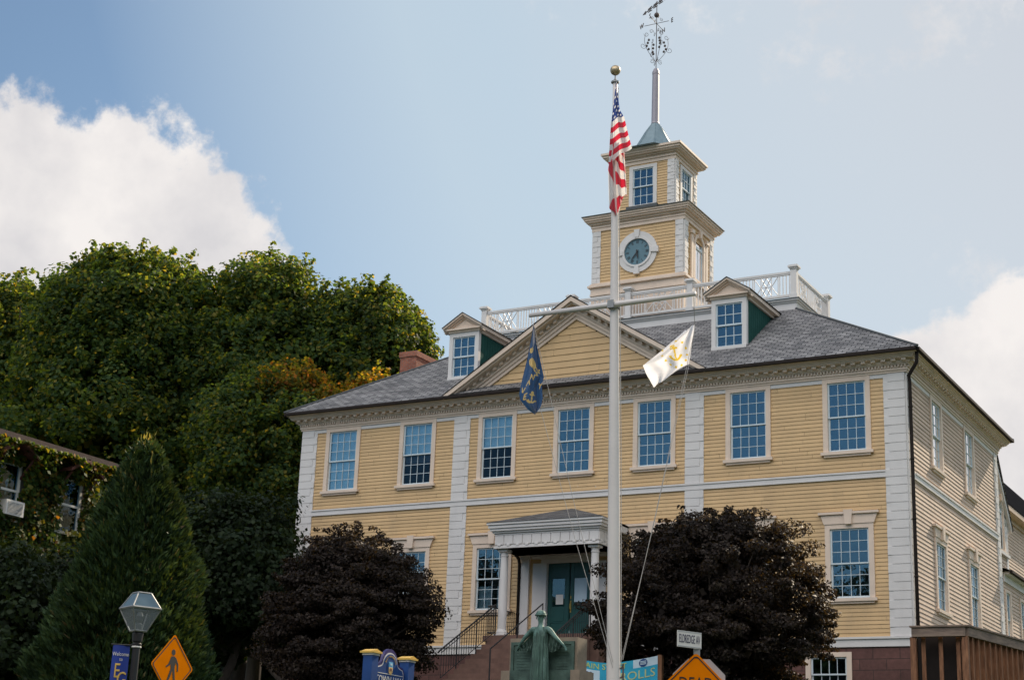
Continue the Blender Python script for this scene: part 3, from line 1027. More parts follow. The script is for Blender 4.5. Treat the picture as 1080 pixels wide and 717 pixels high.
def chim_box(x0, x1, y0, y1, z0, z1):
    for P, uv in (([(x0, y0), (x1, y0)], 0), ([(x1, y0), (x1, y1)], 1), ([(x1, y1), (x0, y1)], 2), ([(x0, y1), (x0, y0)], 3)):
        L_ = math.dist(P[0], P[1])
        mb.face([(*P[0], z0), (*P[1], z0), (*P[1], z1), (*P[0], z1)], None, [(0, z0), (L_, z0), (L_, z1), (0, z1)])
    mb.face([(x0, y0, z1), (x1, y0, z1), (x1, y1, z1), (x0, y1, z1)], None, [(0, 0), (.3, 0), (.3, .3), (0, .3)])
    mb.face([(x0, y0, z0), (x1, y0, z0), (x1, y1, z0), (x0, y1, z0)], None, [(0, 0), (.3, 0), (.3, .3), (0, .3)])


chim_box(cx0, cx1, cy0, cy1, 8.4, 11.28); chim_box(cx0 - .04, cx1 + .04, cy0 - .04, cy1 + .04, 11.28, 11.48)
mb.build('chimney', CHIM, hall, recalc=False)

# ---- clock tower, lower stage
TX, TY0, TY1 = 1.74, 4.50, 7.10
TF = lambda a, b, z: (a, TY0 - b, z)
TS = lambda a, b, z: (TX + b, a, z)
TL = lambda a, b, z: (-TX - b, a, z)
TB = lambda a, b, z: (a, TY1 + b, z)
ty = (TY0 + TY1) / 2
z0t, z1t = 12.95, 15.05
CLZ = 14.06
mb = MB()
NS = 40
# the clock opening is covered by the ring, so the boards run through
siding(mb, TF, -TX, TX, z0t, z1t, (), exp=.115)
siding(mb, TL, TY0, TY1, z0t, z1t, (), exp=.115); siding(mb, TB, -TX, TX, z0t, z1t, (), exp=.115)
siding(mb, TS, TY0, TY1, z0t, z1t, [(ty - .42, ty + .42, 12.9, 14.55)], exp=.115)
siding(mb, TF, -TX, TX, DZ, z0t, (), exp=.115, m=None)
siding(mb, TS, TY0, TY1, DZ, z0t, (), exp=.115); siding(mb, TL, TY0, TY1, DZ, z0t, (), exp=.115)
tower = mb.build('clock_tower', YEL, hall, recalc=False)
for F, p0, p1 in ((TF, -TX, TX), (TS, TY0, TY1), (TL, TY0, TY1), (TB, -TX, TX)):
    mb = MB(); quoin(mb, F, p0, p0 + .30, z0t + .14, z1t, 'L', h=.19); mb.build('quoin_strip', WHT, tower)
    mb = MB(); quoin(mb, F, p1 - .30, p1, z0t + .14, z1t, 'R', h=.19); mb.build('quoin_strip', WHT, tower)
mb = MB()
ring(mb, -TX, TX, TY0, TY1, [(.035, DZ + .3, z0t - .32), (.07, z0t - .32, z0t - .26), (.05, z0t - .26, z0t - .02), (.14, z0t - .02, z0t + .05), (.09, z0t + .05, z0t + .10), (.055, z0t + .10, z0t + .14)])
mb.build('tower_base', CRM, tower)
mb = MB()
ring(mb, -TX, TX, TY0, TY1, [(.05, z1t, z1t + .13), (.08, z1t + .13, z1t + .17), (.06, z1t + .17, z1t + .24), (.13, z1t + .24, z1t + .31), (.22, z1t + .31, z1t + .37), (.27, z1t + .37, z1t + .44), (.31, z1t + .44, z1t + .52)])
mb.build('tower_cornice', CRM, tower)
mb = MB(); zr = z1t + .525
X0, X1, Y0, Y1 = -TX - .35, TX + .35, TY0 - .35, TY1 + .35
mb.prism(ID, [(0, 0), (1, 0), (0, 1)], 0, 0) if False else None
for a, b, c, d in (((X0, Y0), (X1, Y0), (1.2, 4.85), (-1.2, 4.85)), ((X1, Y0), (X1, Y1), (1.2, 6.8), (1.2, 4.85)), ((X1, Y1), (X0, Y1), (-1.2, 6.8), (1.2, 6.8)), ((X0, Y1), (X0, Y0), (-1.2, 4.85), (-1.2, 6.8))):
    mb.face([(*a, zr), (*b, zr), (*c, zr + .22), (*d, zr + .22)])
    mb.face([(*a, zr), (*b, zr), (*b, zr - .02), (*a, zr - .02)])
mb.build('tower_skirt_roof', LEADR, tower, recalc=False)

# clock: ring with four keystones, dial, numerals, hands
mb = MB()
seg = 48
for i in range(seg):
    a, b_ = 2 * math.pi * i / seg, 2 * math.pi * (i + 1) / seg
    for r0, r1, bb in ((.49, .56, .10), (.56, .76, .065)):
        mb.prism(TF, [(r0 * math.cos(a), CLZ + r0 * math.sin(a)), (r1 * math.cos(a), CLZ + r1 * math.sin(a)), (r1 * math.cos(b_), CLZ + r1 * math.sin(b_)), (r0 * math.cos(b_), CLZ + r0 * math.sin(b_))], 0, bb)
for k in range(4):
    a = k * math.pi / 2; c, s = math.cos(a), math.sin(a)
    def RP(r, t): return (r * c - t * s, CLZ + r * s + t * c)
    mb.prism(TF, [RP(.53, -.07), RP(.82, -.11), RP(.82, .11), RP(.53, .07)], 0, .12)
mb.build('clock_surround', WHT, tower)
mb = MB(); mb.prism(TF, [(.5 * math.cos(2 * math.pi * i / 48), CLZ + .5 * math.sin(2 * math.pi * i / 48)) for i in range(48)], 0, .035)
mb.build('clock_face', TEAL, tower)


def text_mesh(body, size, F3, m, parent, name='lettering', depth=.004, align='CENTER', sx=1.0):
    """F3(u,v,w)->world, u right, v up, w out of the surface"""
    cu = bpy.data.curves.new(name, 'FONT'); cu.body = body; cu.size = size; cu.align_x = align; cu.align_y = 'CENTER'
    cu.extrude = depth / 2; cu.resolution_u = 3
    to = bpy.data.objects.new('tmp', cu); COL.objects.link(to)
    dg = bpy.context.evaluated_depsgraph_get()
    me = bpy.data.meshes.new_from_object(to.evaluated_get(dg))
    bpy.data.objects.remove(to)
    me.name = name
    for v in me.vertices: v.co = Vector(F3(v.co.x * sx, v.co.y, v.co.z + depth / 2))
    me.materials.clear(); me.materials.append(m)
    o = bpy.data.objects.new(name, me); COL.objects.link(o); o.parent = parent
    return o


mb = MB()
for h_ in range(12):
    an = math.pi / 2 - h_ * math.pi / 6
    c, s = math.cos(an), math.sin(an)
    strokes = [1, 2, 3, 2, 1, 2, 3, 3, 2, 1, 2, 3][(h_ + 11) % 12] if h_ else 3
    for k in range(strokes):
        t = (k - (strokes - 1) / 2) * .035
        P = lambda r, q: (r * c - q * s, CLZ + r * s + q * c)
        mb.prism(TF, [P(.32, t - .009), P(.43, t - .009), P(.43, t + .009), P(.32, t + .009)], .036, .040)
for i in range(60):
    an = i * math.pi / 30; c, s = math.cos(an), math.sin(an)
    P = lambda r, q: (r * c - q * s, CLZ + r * s + q * c)
    mb.prism(TF, [P(.45, -.003), P(.47, -.003), P(.47, .003), P(.45, .003)], .036, .039)
mb.build('clock_numerals', BLACK, tower)
mb = MB()
for ang, ln, w in ((math.radians(-90 - 38), .40, .020), (math.radians(-82), .27, .030)):
    c, s = math.cos(ang), math.sin(ang)
    P = lambda r, q: (r * c - q * s, CLZ + r * s + q * c)
    mb.prism(TF, [P(-.08, -w * .6), P(ln * .6, -w), P(ln, 0), P(ln * .6, w), P(-.08, w * .6)], .045 + w, .055 + w)
mb.prism(TF, [(.035 * math.cos(i * .628), CLZ + .035 * math.sin(i * .628)) for i in range(10)], .036, .09)
mb.build('clock_hands', BLACK, tower)

# arched window in the tower's right side


def arch_pts(ac, r, zs, n=16): return [(ac + r * math.cos(math.pi * i / n), zs + r * math.sin(math.pi * i / n)) for i in range(n + 1)]


def arched_window(parent, F, ac, hw, zb, zs, glass=GLASS, name='arched_window', side_lights=0.0):
    mb = MB(); o = hw + .13
    n = 16
    inn = arch_pts(ac, hw, zs, n); out = arch_pts(ac, o, zs, n)
    for i in range(n): mb.prism(F, [inn[i], out[i], out[i + 1], inn[i + 1]], -.06, .07)
    mb.box(F, ac - o, ac - hw, -.06, .065, zb, zs); mb.box(F, ac + hw, ac + o, -.06, .065, zb, zs)
    mb.prism(F, [(ac - .06, zs + hw - .02), (ac + .06, zs + hw - .02), (ac + .10, zs + o + .10), (ac - .10, zs + o + .10)], 0, .13)
    mb.box(F, ac - o - .05, ac + o + .05, -.06, .11, zb - .07, zb)
    w = mb.build(name, CRM, parent)
    mb = MB()
    mb.box(F, ac - hw, ac - hw + .05, -.04, 0, zb, zs); mb.box(F, ac + hw - .05, ac + hw, -.04, 0, zb, zs)
    mb.box(F, ac - hw + .05, ac + hw - .05, -.038, 0, zb, zb + .05); mb.box(F, ac - hw + .05, ac + hw - .05, -.04, .02, zs - .06, zs + .02)
    ia, oa = arch_pts(ac, hw - .05, zs + .02, n), arch_pts(ac, hw, zs + .02, n)
    for i in range(n): mb.prism(F, [ia[i], oa[i], oa[i + 1], ia[i + 1]], -.04, -.002)
    mb.box(F, ac - .012, ac + .012, -.03, -.005, zb + .05, zs - .06)
    w2 = mb.build('sash', SASH, w) if parent is hall else mb.build('tower_sash', SASH, parent)
    mb = MB(); mb.prism(F, [(ac - hw + .01, zb + .01), (ac + hw - .01, zb + .01)] + arch_pts(ac, hw - .01, zs, n), -.024, -.020)
    mb.build('pane', glass, w if parent is hall else parent)
    mb = MB(); mb.prism(F, [(ac - hw - .02, zb - .02), (ac + hw + .02, zb - .02)] + arch_pts(ac, hw + .02, zs, n), -.62, -.60)
    mb.box(F, ac - hw - .05, ac - hw - .02, -.6, -.065, zb, zs); mb.box(F, ac + hw + .02, ac + hw + .05, -.6, -.065, zb, zs)
    mb.build('room_recess', DARK, w if parent is hall else parent)
    return w


aw = arched_window(tower, TS, ty, .38, 13.12, 14.38, GLASSB)
for s in (-1, 1):
    mb = MB()
    mb.box(TS, ty + s * .66 - .09, ty + s * .66 + .09, 0, .07, 13.09, 14.72)
    mb.box(TS, ty + s * .66 - .13, ty + s * .66 + .13, 0, .11, 14.72, 14.86)
    mb.build('tower_pilaster', CRM, tower)

# ---- upper stage (lantern)
UX, UY0, UY1, uz0, uz1 = 1.22, 4.88, 6.78, 15.60, 17.56
UF = lambda a, b, z: (a, UY0 - b, z)
US_ = lambda a, b, z: (UX + b, a, z)
UL = lambda a, b, z: (-UX - b, a, z)
UB = lambda a, b, z: (a, UY1 + b, z)
uy = (UY0 + UY1) / 2
mb = MB()
uh = [(-.44, .44, 15.98, 17.44)]
siding(mb, UF, -UX, UX, uz0, uz1, uh, exp=.10)
siding(mb, US_, UY0, UY1, uz0, uz1, [(uy - .42, uy + .42, 15.98, 17.44)], exp=.10)
siding(mb, UL, UY0, UY1, uz0, uz1, [(uy - .42, uy + .42, 15.98, 17.44)], exp=.10); siding(mb, UB, -UX, UX, uz0, uz1, exp=.10)
lantern = mb.build('lantern_stage', YEL, hall, recalc=False)
for F, p0, p1 in ((UF, -UX, UX), (US_, UY0, UY1), (UL, UY0, UY1), (UB, -UX, UX)):
    mb = MB(); quoin(mb, F, p0, p0 + .27, uz0, uz1, 'L', h=.13); mb.build('quoin_strip', WHT, lantern)
    mb = MB(); quoin(mb, F, p1 - .27, p1, uz0, uz1, 'R', h=.13); mb.build('quoin_strip', WHT, lantern)
for F, c in ((UF, 0), (US_, uy), (UL, uy)):
    mb = MB()
    mb.box(F, c - .54, c - .40, -.08, .05, 15.93, 17.50); mb.box(F, c + .40, c + .54, -.08, .05, 15.93, 17.50)
    mb.box(F, c - .40, c + .40, -.08, .049, 17.38, 17.50); mb.box(F, c - .40, c + .40, -.08, .049, 15.93, 15.99)
    mb.build('lantern_window_frame', WHT, lantern)
for F, c in ((UF, 0), (US_, uy), (UL, uy)):
    mb = MB()
    for zl, zh, b0, b1 in ((16.68, 17.38, -.03, .01), (15.99, 16.72, -.07, -.032)):
        mb.box(F, c - .40, c - .36, b0, b1, zl, zh); mb.box(F, c + .36, c + .40, b0, b1, zl, zh)
        mb.box(F, c - .36, c + .36, b0, b1, zl, zl + .04); mb.box(F, c - .36, c + .36, b0, b1, zh - .04, zh)
        for x in (-.12, .12): mb.box(F, c + x - .009, c + x + .009, b0 + .01, b1 - .002, zl + .04, zh - .04)
        mb.box(F, c - .36, c + .36, b0 + .011, b1 - .003, (zl + zh) / 2 - .009, (zl + zh) / 2 + .009)
    mb.build('sash', SASH, lantern)
for F, c in ((UF, 0), (US_, uy), (UL, uy)):
    mb = MB()
    mb.box(F, c - .39, c + .39, -.02, -.016, 16.7, 17.37); mb.box(F, c - .39, c + .39, -.055, -.051, 16.0, 16.7)
    mb.build('pane', GLASS, lantern)
for F, c in ((UF, 0), (US_, uy), (UL, uy)):
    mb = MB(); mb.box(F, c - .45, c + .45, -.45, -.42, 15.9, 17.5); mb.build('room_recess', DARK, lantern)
mb = MB(); mb.box(UF, -.60, .60, 0, .16, 15.82, 15.925); mb.build('window_ledge', LEADR, lantern)
mb = MB(); ring(mb, -UX, UX, UY0, UY1, [(.035, uz0, 15.93 - .15)]); mb.build('lantern_base', CRM, lantern)
mb = MB()
ring(mb, -UX, UX, UY0, UY1, [(.04, uz1, uz1 + .13), (.08, uz1 + .13, uz1 + .17), (.055, uz1 + .17, uz1 + .25), (.13, uz1 + .25, uz1 + .31), (.24, uz1 + .31, uz1 + .36), (.29, uz1 + .36, uz1 + .44), (.34, uz1 + .44, uz1 + .52)])
mb.build('lantern_cornice', CRM, lantern)

# ---- spire
mb = MB()
prof = [(1.72, 18.09), (1.30, 18.17), (1.05, 18.29), (.86, 18.47), (.69, 18.70), (.54, 18.94), (.40, 19.17), (.26, 19.36), (.155, 19.50)]
mb.lathe((0, uy, 0), [(r * .92, z) for r, z in prof], 8, a0=math.pi / 8)
for k in range(8):
    a = math.pi / 8 + k * math.pi / 4
    mb.tube([(r * .925 * math.cos(a), uy + r * .925 * math.sin(a), z) for r, z in prof], .018, 5)
spire = mb.build('spire', COPPER, hall)
mb = MB(); mb.lathe((0, uy, 0), [(.145, 19.49), (.155, 19.53), (.142, 19.57), (.138, 20.3), (.128, 21.5), (.138, 21.53), (.135, 21.62), (.08, 21.74)], 8, a0=math.pi / 8)
mb.build('spire_shaft', mat('shaft_metal', (.34, .32, .36), .5, .1, 3, metal=.2), spire)

# ---- weathervane
mb = MB(); mb.tube([(0, uy, 21.7), (0, uy, 24.55)], .016, 8)
vane = mb.build('weathervane', RUST, hall)
mb = MB()
mb.lathe((0, uy, 0), [(.012, 23.97 - .10)] + [(.10 * math.sin(math.pi * i / 10), 23.97 - .10 * math.cos(math.pi * i / 10)) for i in range(1, 10)] + [(.012, 24.07)], 14)
mb.build('ball', RUST, vane)
mb = MB()
vd = Vector((.83, -.55, .0)).normalized()


def vp(s, z): return (vd.x * s, uy + vd.y * s, z)


FV = lambda a, b, z: (vd.x * a - vd.y * b, uy + vd.y * a + vd.x * b, z)
# banner-shaped vane arrow, pierced
mb.prism(FV, [(-1.0, 24.42), (-.78, 24.50), (-.78, 24.445), (1.15, 24.445), (1.15, 24.415), (-.78, 24.415), (-.78, 24.36)], -.012, .012)
for a0_, a1_ in ((-.62, -.34), (-.24, .04), (.14, .42), (.52, .80)):
    mb.prism(FV, [(a0_, 24.50), (a1_, 24.52), (a1_, 24.49), (a0_, 24.47)], -.011, .011); mb.prism(FV, [(a0_, 24.38), (a1_, 24.36), (a1_, 24.33), (a0_, 24.35)], -.011, .011)
    mb.prism(FV, [(a0_ + .1, 24.34), (a0_ + .14, 24.34), (a0_ + .2, 24.52), (a0_ + .16, 24.52)], -.010, .010)
mb.prism(FV, [(.85, 24.54), (1.2, 24.60), (1.12, 24.43), (1.2, 24.26), (.85, 24.32)], -.011, .011)
arrow = mb.build('vane_arrow', RUST, vane)
mb = MB()
for an, ch in ((0, 'E'), (math.pi / 2, 'N'), (math.pi, 'W'), (-math.pi / 2, 'S')):
    c, s = math.cos(an), math.sin(an)
    mb.tube([(0, uy, 23.62), (c * .5, uy + s * .5, 23.62)], .011, 5)
for k in range(4):
    an = math.pi / 4 + k * math.pi / 2; c, s = math.cos(an), math.sin(an)

    def sc(pts, r=.009): mb.tube([(c * x, uy + s * x, z) for x, z in pts], r, 5)
    # big lyre-shaped scroll with curled ends
    pts = [(.05 + .42 * math.sin(t * math.pi * .62), 22.05 + 1.0 * t) for t in np.linspace(0, 1, 14)]
    sc(pts)
    e = pts[-1]
    for cx_, cz_, r0, sg, ph in ((.52, 22.60, .13, 1, 2.8), (.40, 23.10, .10, -1, 0), (.17, 22.02, .09, 1, 1.0), (.20, 23.25, .09, -1, 3.4), (.20, 23.82, .07, 1, 2.0)):
        sp = [(cx_ + r0 * (1 - .75 * q) * math.cos(ph + sg * q * 7.5), cz_ + r0 * (1 - .75 * q) * math.sin(ph + sg * q * 7.5)) for q in np.linspace(0, 1, 18)]
        sc(sp, .008)
    for cx_, cz_ in ((.34, 22.75), (.30, 22.88), (.38, 22.62), (.30, 22.50)):
        mb.lathe((c * cx_, uy + s * cx_, cz_), [(.004, -.05), (.045, -.02), (.05, .0), (.03, .04), (.004, .06)], 6)
mb.build('scrollwork', RUST, vane)
for an, ch in ((0, 'E'), (math.pi / 2, 'N'), (math.pi, 'W'), (-math.pi / 2, 'S')):
    c, s = math.cos(an), math.sin(an)
    text_mesh(ch, .26, lambda u, v, w, c=c, s=s: (c * .62 + vd.x * u - vd.y * w, uy + s * .62 + vd.y * u + vd.x * w * 1, 23.62 + v), RUST, vane, 'compass_letter', .02)

# ---- entrance porch
mb = MB()
mb.box(FR, -1.74, 1.74, .0, 1.62, 2.68, 3.12)
ring(mb, -1.72, 1.72, -1.60, -.3, [(.06, 2.68, 2.74), (.05, 3.08, 3.14), (.10, 3.14, 3.20), (.16, 3.20, 3.28), (.20, 3.28, 3.38), (.24, 3.38, 3.44)])
mb.box(FR, -1.96, 1.96, 0, .5, 3.20, 3.44)
FP2 = lambda a, b, z: (a, -1.62 - b, z)
PS = lambda a, b, z: (1.74 + b, a, z)
for i in range(11):
    c = -1.60 + i * .32
    mb.box(FP2, c - .145, c + .145, 0, .03, 2.80, 3.07)
    mb.box(FP2, c - .05, c + .05, .0, .055, 2.745, 2.795)
for i in range(5):
    c = -1.48 + i * .32
    mb.box(PS, c - .145, c + .145, 0, .03, 2.80, 3.07); mb.box(PS, c - .05, c + .05, 0, .055, 2.745, 2.795)
porch = mb.build('porch', WHT, hall)
mb = MB()
ap = (0, .0, 4.12); e = 3.445
A, B, C_, D_ = (-1.98, .0, e), (-1.98, -1.86, e), (1.98, -1.86, e), (1.98, 0.0, e)
slope(B, C_, (0.01, -.02, 4.12), (-.01, -.02, 4.12)); slope(A, B, (0, -.02, 4.12), (0, 0, 4.12)); slope(C_, D_, (0, 0, 4.12), (0, -.02, 4.12))
mb.build('porch_roof', ROOFP, porch, recalc=False)
for x, y in ((-1.53, -1.40), (1.53, -1.40)):
    mb = MB()
    mb.lathe((x, y, 0), [(.17, .12), (.17, .20), (.15, .24), (.135, .28), (.132, 1.0), (.125, 1.8), (.112, 2.44), (.125, 2.46), (.125, 2.49), (.112, 2.51), (.115, 2.56), (.145, 2.60)], 20)
    mb.box(ID, x - .16, x + .16, y - .16, y + .16, 2.60, 2.68); mb.box(ID, x - .19, x + .19, y - .19, y + .19, .06, .12)
    mb.build('column', WHT, porch)
for x in (-1.53, 1.53):
    mb = MB(); mb.box(FR, x - .14, x + .14, 0, .10, .06, 2.6); mb.box(FR, x - .17, x + .17, 0, .12, 2.60, 2.68)
    mb.build('wall_pilaster', WHT, porch)
mb = MB()
mb.box(FR, -1.25, -.95, 0, .09, .06, 2.45); mb.box(FR, .95, 1.25, 0, .09, .06, 2.45)
mb.box(FR, -.95, -.76, -.05, .12, .06, 2.58); mb.box(FR, .76, .95, -.05, .12, .06, 2.58)
mb.box(FR, -.76, .76, -.05, .12, 2.44, 2.58); mb.box(FR, -1.28, 1.28, 0, .135, 2.585, 2.66)
mb.build('door_surround', WHT, porch)
for s in (-1, 1):
    mb = MB(); x0, x1 = (s * .015, s * .755) if s > 0 else (-.755, -.015)
    mb.box(FR, x0, x1, -.06, -.02, .08, 2.44)
    for z0, z1 in ((.20, .55), (.62, 1.02)):
        mb.box(FR, x0 + .12, x1 - .12, -.02, -.008, z0, z1); mb.box(FR, x0 + .17, x1 - .17, -.008, .003, z0 + .05, z1 - .05)
    mb.box(FR, x0 + .02, x0 + .12, -.02, -.004, .10, 2.42); mb.box(FR, x1 - .12, x1 - .02, -.02, -.004, .10, 2.42)
    mb.box(FR, x0 + .12, x1 - .12, -.02, -.005, 2.02, 2.10)
    mb.box(FR, x0 + .12, x1 - .12, -.02, -.005, 2.36, 2.42)
    d = mb.build('door', DOORG, porch)
for s in (-1, 1):
    mb = MB(); x0, x1 = (.135, .635) if s > 0 else (-.635, -.135)
    mb.box(FR, x0 + .04, x1 - .04, -.02, -.012, 1.12, 1.96)
    mb.build('door_pane', GLASSD, porch)
mb = MB(); mb.box(FR, -.47, -.22, -.011, -.008, 1.18, 1.48); mb.build('paper_notice', SWHITE, porch)
mb = MB(); mb.box(FR, .16, .58, -.011, -.008, 1.24, 1.96); mb.build('paper_notice', PALE, porch)
mb = MB()
mb.box(FR, .03, .07, -.004, .012, .92, 1.28); mb.tube([FR(.05, .01, .98), FR(.05, .06, 1.02), FR(.05, .06, 1.18), FR(.05, .01, 1.22)], .012, 6)
mb.box(FR, .035, .065, -.004, .010, 1.34, 1.42)
mb.build('door_handle', BRASS, porch)
mb = MB()
mb.box(ID, -1.95, 1.95, -1.80, .0, -.10, .06); mb.box(ID, -1.88, 1.88, -1.74, -.0, -1.9, -.10)
for i in range(10):
    mb.box(ID, -1.62, 1.62, -1.80 - (i + 1) * .30 - .02, -1.80 - i * .30, -1.95, .06 - (i + 1) * .17)
mb.build('front_steps', STEP, hall)
# iron railings
sx = lambda y: (.06 - .17 * (-(y) - 1.80) / .30) if y < -1.80 else .06


def railing(x):
    mb = MB()
    y0, y1 = -1.72, -4.70
    t0, t1 = sx(y0) + .92, sx(y1) + .92
    mb.tube([(x, y0, t0), (x, y1, t1), (x, y1 - .18, t1 - .12)], .024, 6)
    mb.tube([(x, y0, t0 - .10), (x, y1, t1 - .10)], .012, 6)
    mb.tube([(x, y0, sx(y0) + .12), (x, y1, sx(y1) + .12)], .012, 6)
    y = y0; i = 0
    while y > y1 - .01:
        r = .020 if i % 8 == 0 else .0095
        mb.tube([(x, y, sx(y) + (-.15 if i % 8 == 0 else .12)), (x, y, sx(y) + .92)], r, 5)
        y -= .135; i += 1
    return mb.build('stair_railing', BLACK, hall)


for x in (-1.58, 1.58): railing(x)
mb = MB()
mb.tube([(0, -1.7, .06), (0, -1.7, .96), (0, -4.7, sx(-4.7) + .9), (0, -4.7, sx(-4.7))], .022, 6); mb.tube([(0, -3.2, sx(-3.2)), (0, -3.2, sx(-3.2) + .92)], .02, 6)
mb.build('stair_railing', BLACK, hall)
for s in (-1, 1):
    mb = MB(); x = s * 1.86
    for z in (.95, .16): mb.tube([(x, -1.7, z), (x, -.05, z)], .018, 6); mb.tube([(x, -1.7, z), (s * 1.60, -1.72, z)], .018, 6)
    for i in range(14): mb.tube([(x, -1.7 + i * .125, .06), (x, -1.7 + i * .125, .95)], .0095, 5)
    mb.build('porch_railing', BLACK, hall)

# downpipes
mb = MB()
mb.tube([(10.95, -.30, EZ - .12), (10.93, -.28, EZ - .42), (10.62, -.02, ZT - .12), (10.62, .06, ZT - .30), (10.62, .07, 4.0), (10.62, .07, -1.4)], .052, 10)
for z in (6.4, 4.9, 3.2, 1.6, .2): mb.lathe((10.62, .07, z), [(.062, 0), (.065, .02), (.062, .04)], 10)
mb.build('downpipe', GUT, hall, smooth=True)
mb = MB()
mb.tube([(-1.60, -.60, 2.66), (-1.70, -.2, 2.60), (-1.72, -.11, 2.45), (-1.72, -.10, -1.4)], .05, 10)
for z in (2.0, .9): mb.lathe((-1.72, -.10, z), [(.06, 0), (.063, .02), (.06, .04)], 10)
mb.build('downpipe', GUT, hall, smooth=True)

# ---- rear wing with its gable and the low side range
WX = 10.28
WF = lambda a, b, z: (WX + b, a, z)
gy, gzp, ws = 11.25, 7.66, 1.10
mb = MB()
siding(mb, WF, DEP + .0, 13.22, 3.6, 7.6, [(11.75, 12.85, 4.35, 6.0)], exp=.125, prof=.02, clip=lambda z: (DEP, gy + (gzp - z) / ws))
wing = mb.build('rear_wing', YELS, hall, recalc=False)
mb = MB()
ye_ = gy + (gzp - 5.35) / ws
mb.prism(WF, [(gy - .3, gzp + .33), (ye_ + .12, 5.35 - .05), (ye_ + .12, 5.13), (gy - .3, gzp + .12)], -.05, .16)
mb.prism(WF, [(gy - .3, gzp + .10), (ye_ + .02, 5.2), (ye_ + .02, 5.02), (gy - .3, gzp - .08)], -.05, .06)
mb.box(WF, 12.98, 13.22, -.02, .05, 3.6, 5.3)
mb.build('gable_trim', WHT, wing)
mb = MB()
slope((WX + .2, ye_ + .2, 5.22), (-4.0, ye_ + .2, 5.22), (-4.0, gy, gzp + .36), (WX + .2, gy, gzp + .36))
mb.build('wing_roof', ROOF, wing, recalc=False)
mb = MB(); mb.box(ID, -4, WX - .02, DEP + .05, 13.20, -1.9, 5.2); mb.build('wing_body', YELS, wing)
arched_window(hall, WF, 12.30, .34, 4.35, 5.75, GLASSB, 'arched_window')
mb = MB()
for s in (-1, 1):
    mb.box(WF, 12.30 + s * .66 - .14, 12.30 + s * .66 + .14, .0, .03, 4.38, 5.55)
mb.build('side_light', GLASSB, wing)
mb = MB()
for s in (-1, 1):
    mb.box(WF, 12.30 + s * .66 - .19, 12.30 + s * .66 + .19, .0, .06, 5.55, 5.70); mb.box(WF, 12.30 + s * .66 - .19, 12.30 + s * .66 - .14, 0, .06, 4.30, 5.55)
    mb.box(WF, 12.30 + s * .66 + .14, 12.30 + s * .66 + .19, 0, .06, 4.30, 5.55)
    mb.box(WF, 12.30 + s * .66 - .14, 12.30 + s * .66 + .14, .03, .045, 4.92, 4.97)
mb.box(WF, 11.4, 13.2, 0, .12, 4.20, 4.30)
mb.build('window_trim', WHT, wing)
LW = lambda a, b, z: (10.46 + b, a, z)
mb = MB(); siding(mb, LW, DEP, 20, 0, 3.5, [hole(12.05, .98, 2.95, .42), hole(14.3, .98, 2.95, .42), hole(17, .98, 2.95, .42)], exp=.125, prof=.02)
rng_ = mb.build('side_range', YELS, hall, recalc=False)
for a in (12.05, 14.3, 17.0): window(hall, LW, a, .98, 2.95, .42, 2, 2, 0, glass=GLASSD, cas=.11)
mb = MB()
mb.box(LW, DEP + .42, 20.2, -.1, .24, 3.42, 3.50); mb.box(LW, DEP + .42, 20.2, 0, .06, 3.18, 3.42); mb.box(LW, 15.4, 15.7, 0, .05, 0, 3.2)
mb.build('range_trim', WHT, rng_)
mb = MB()
slope((10.78, DEP + .3, 3.52), (10.78, 20.2, 3.52), (9.6, 20.2, 3.95), (9.6, DEP + .3, 3.95)); mb.face([(10.78, DEP + .3, 3.51), (10.78, 20.2, 3.51), (9.6, 20.2, 3.51), (9.6, DEP + .3, 3.51)])
mb.build('range_roof', ROOFP, rng_, recalc=False)
mb = MB(); mb.box(LW, DEP + .3, 20.2, .26, .36, 3.44, 3.53); mb.build('range_gutter', GUT, rng_)
mb = MB(); mb.box(ID, -4, 10.44, 13.2, 20, -1.9, 3.5); mb.build('range_body', YELS, rng_)
fix(hall)

# ------------------------------------------------------------------ yellow house far behind
fh_ = tag(empty('yellow_house', (3, 30, -1.75)), 'plain yellow clapboard house with dark roof at the far right behind the town hall', 'house')
mb = MB(); FH = lambda a, b, z: (8 + b, a, z)
siding(mb, FH, 20.8, 48, -1.75, 8.1, exp=.14, prof=.02)
siding(mb, lambda a, b, z: (a, 20.8 - b, z), 2, 8, -1.75, 8.1, exp=.14, prof=.02)
mb.build('wall', YELS, fh_, recalc=False)
mb = MB(); slope((8.45, 20.4, 8.05), (8.45, 48.5, 8.05), (5.0, 48.5, 12.3), (5.0, 20.4, 12.3)); slope((1.55, 48.5, 8.05), (1.55, 20.4, 8.05), (5.0, 20.4, 12.3), (5.0, 48.5, 12.3))
mb.build('roof', mat('dark_asphalt_roof', (.014, .015, .018), 1.0, .3, 5, spec=0), fh_, recalc=False)
mb = MB(); mb.box(FH, 20.4, 48.5, -.05, .43, 7.83, 8.03); mb.box(FH, 20.4, 48.5, .0, .08, 7.65, 7.83)
mb.prism(lambda a, b, z: (a, 20.8 - b, z), [(8.0, 8.1), (2.0, 8.1), (5.0, 11.8)], -.05, .0, YELS)
mb.build('eave_trim', WHT, fh_)
fix(fh_)

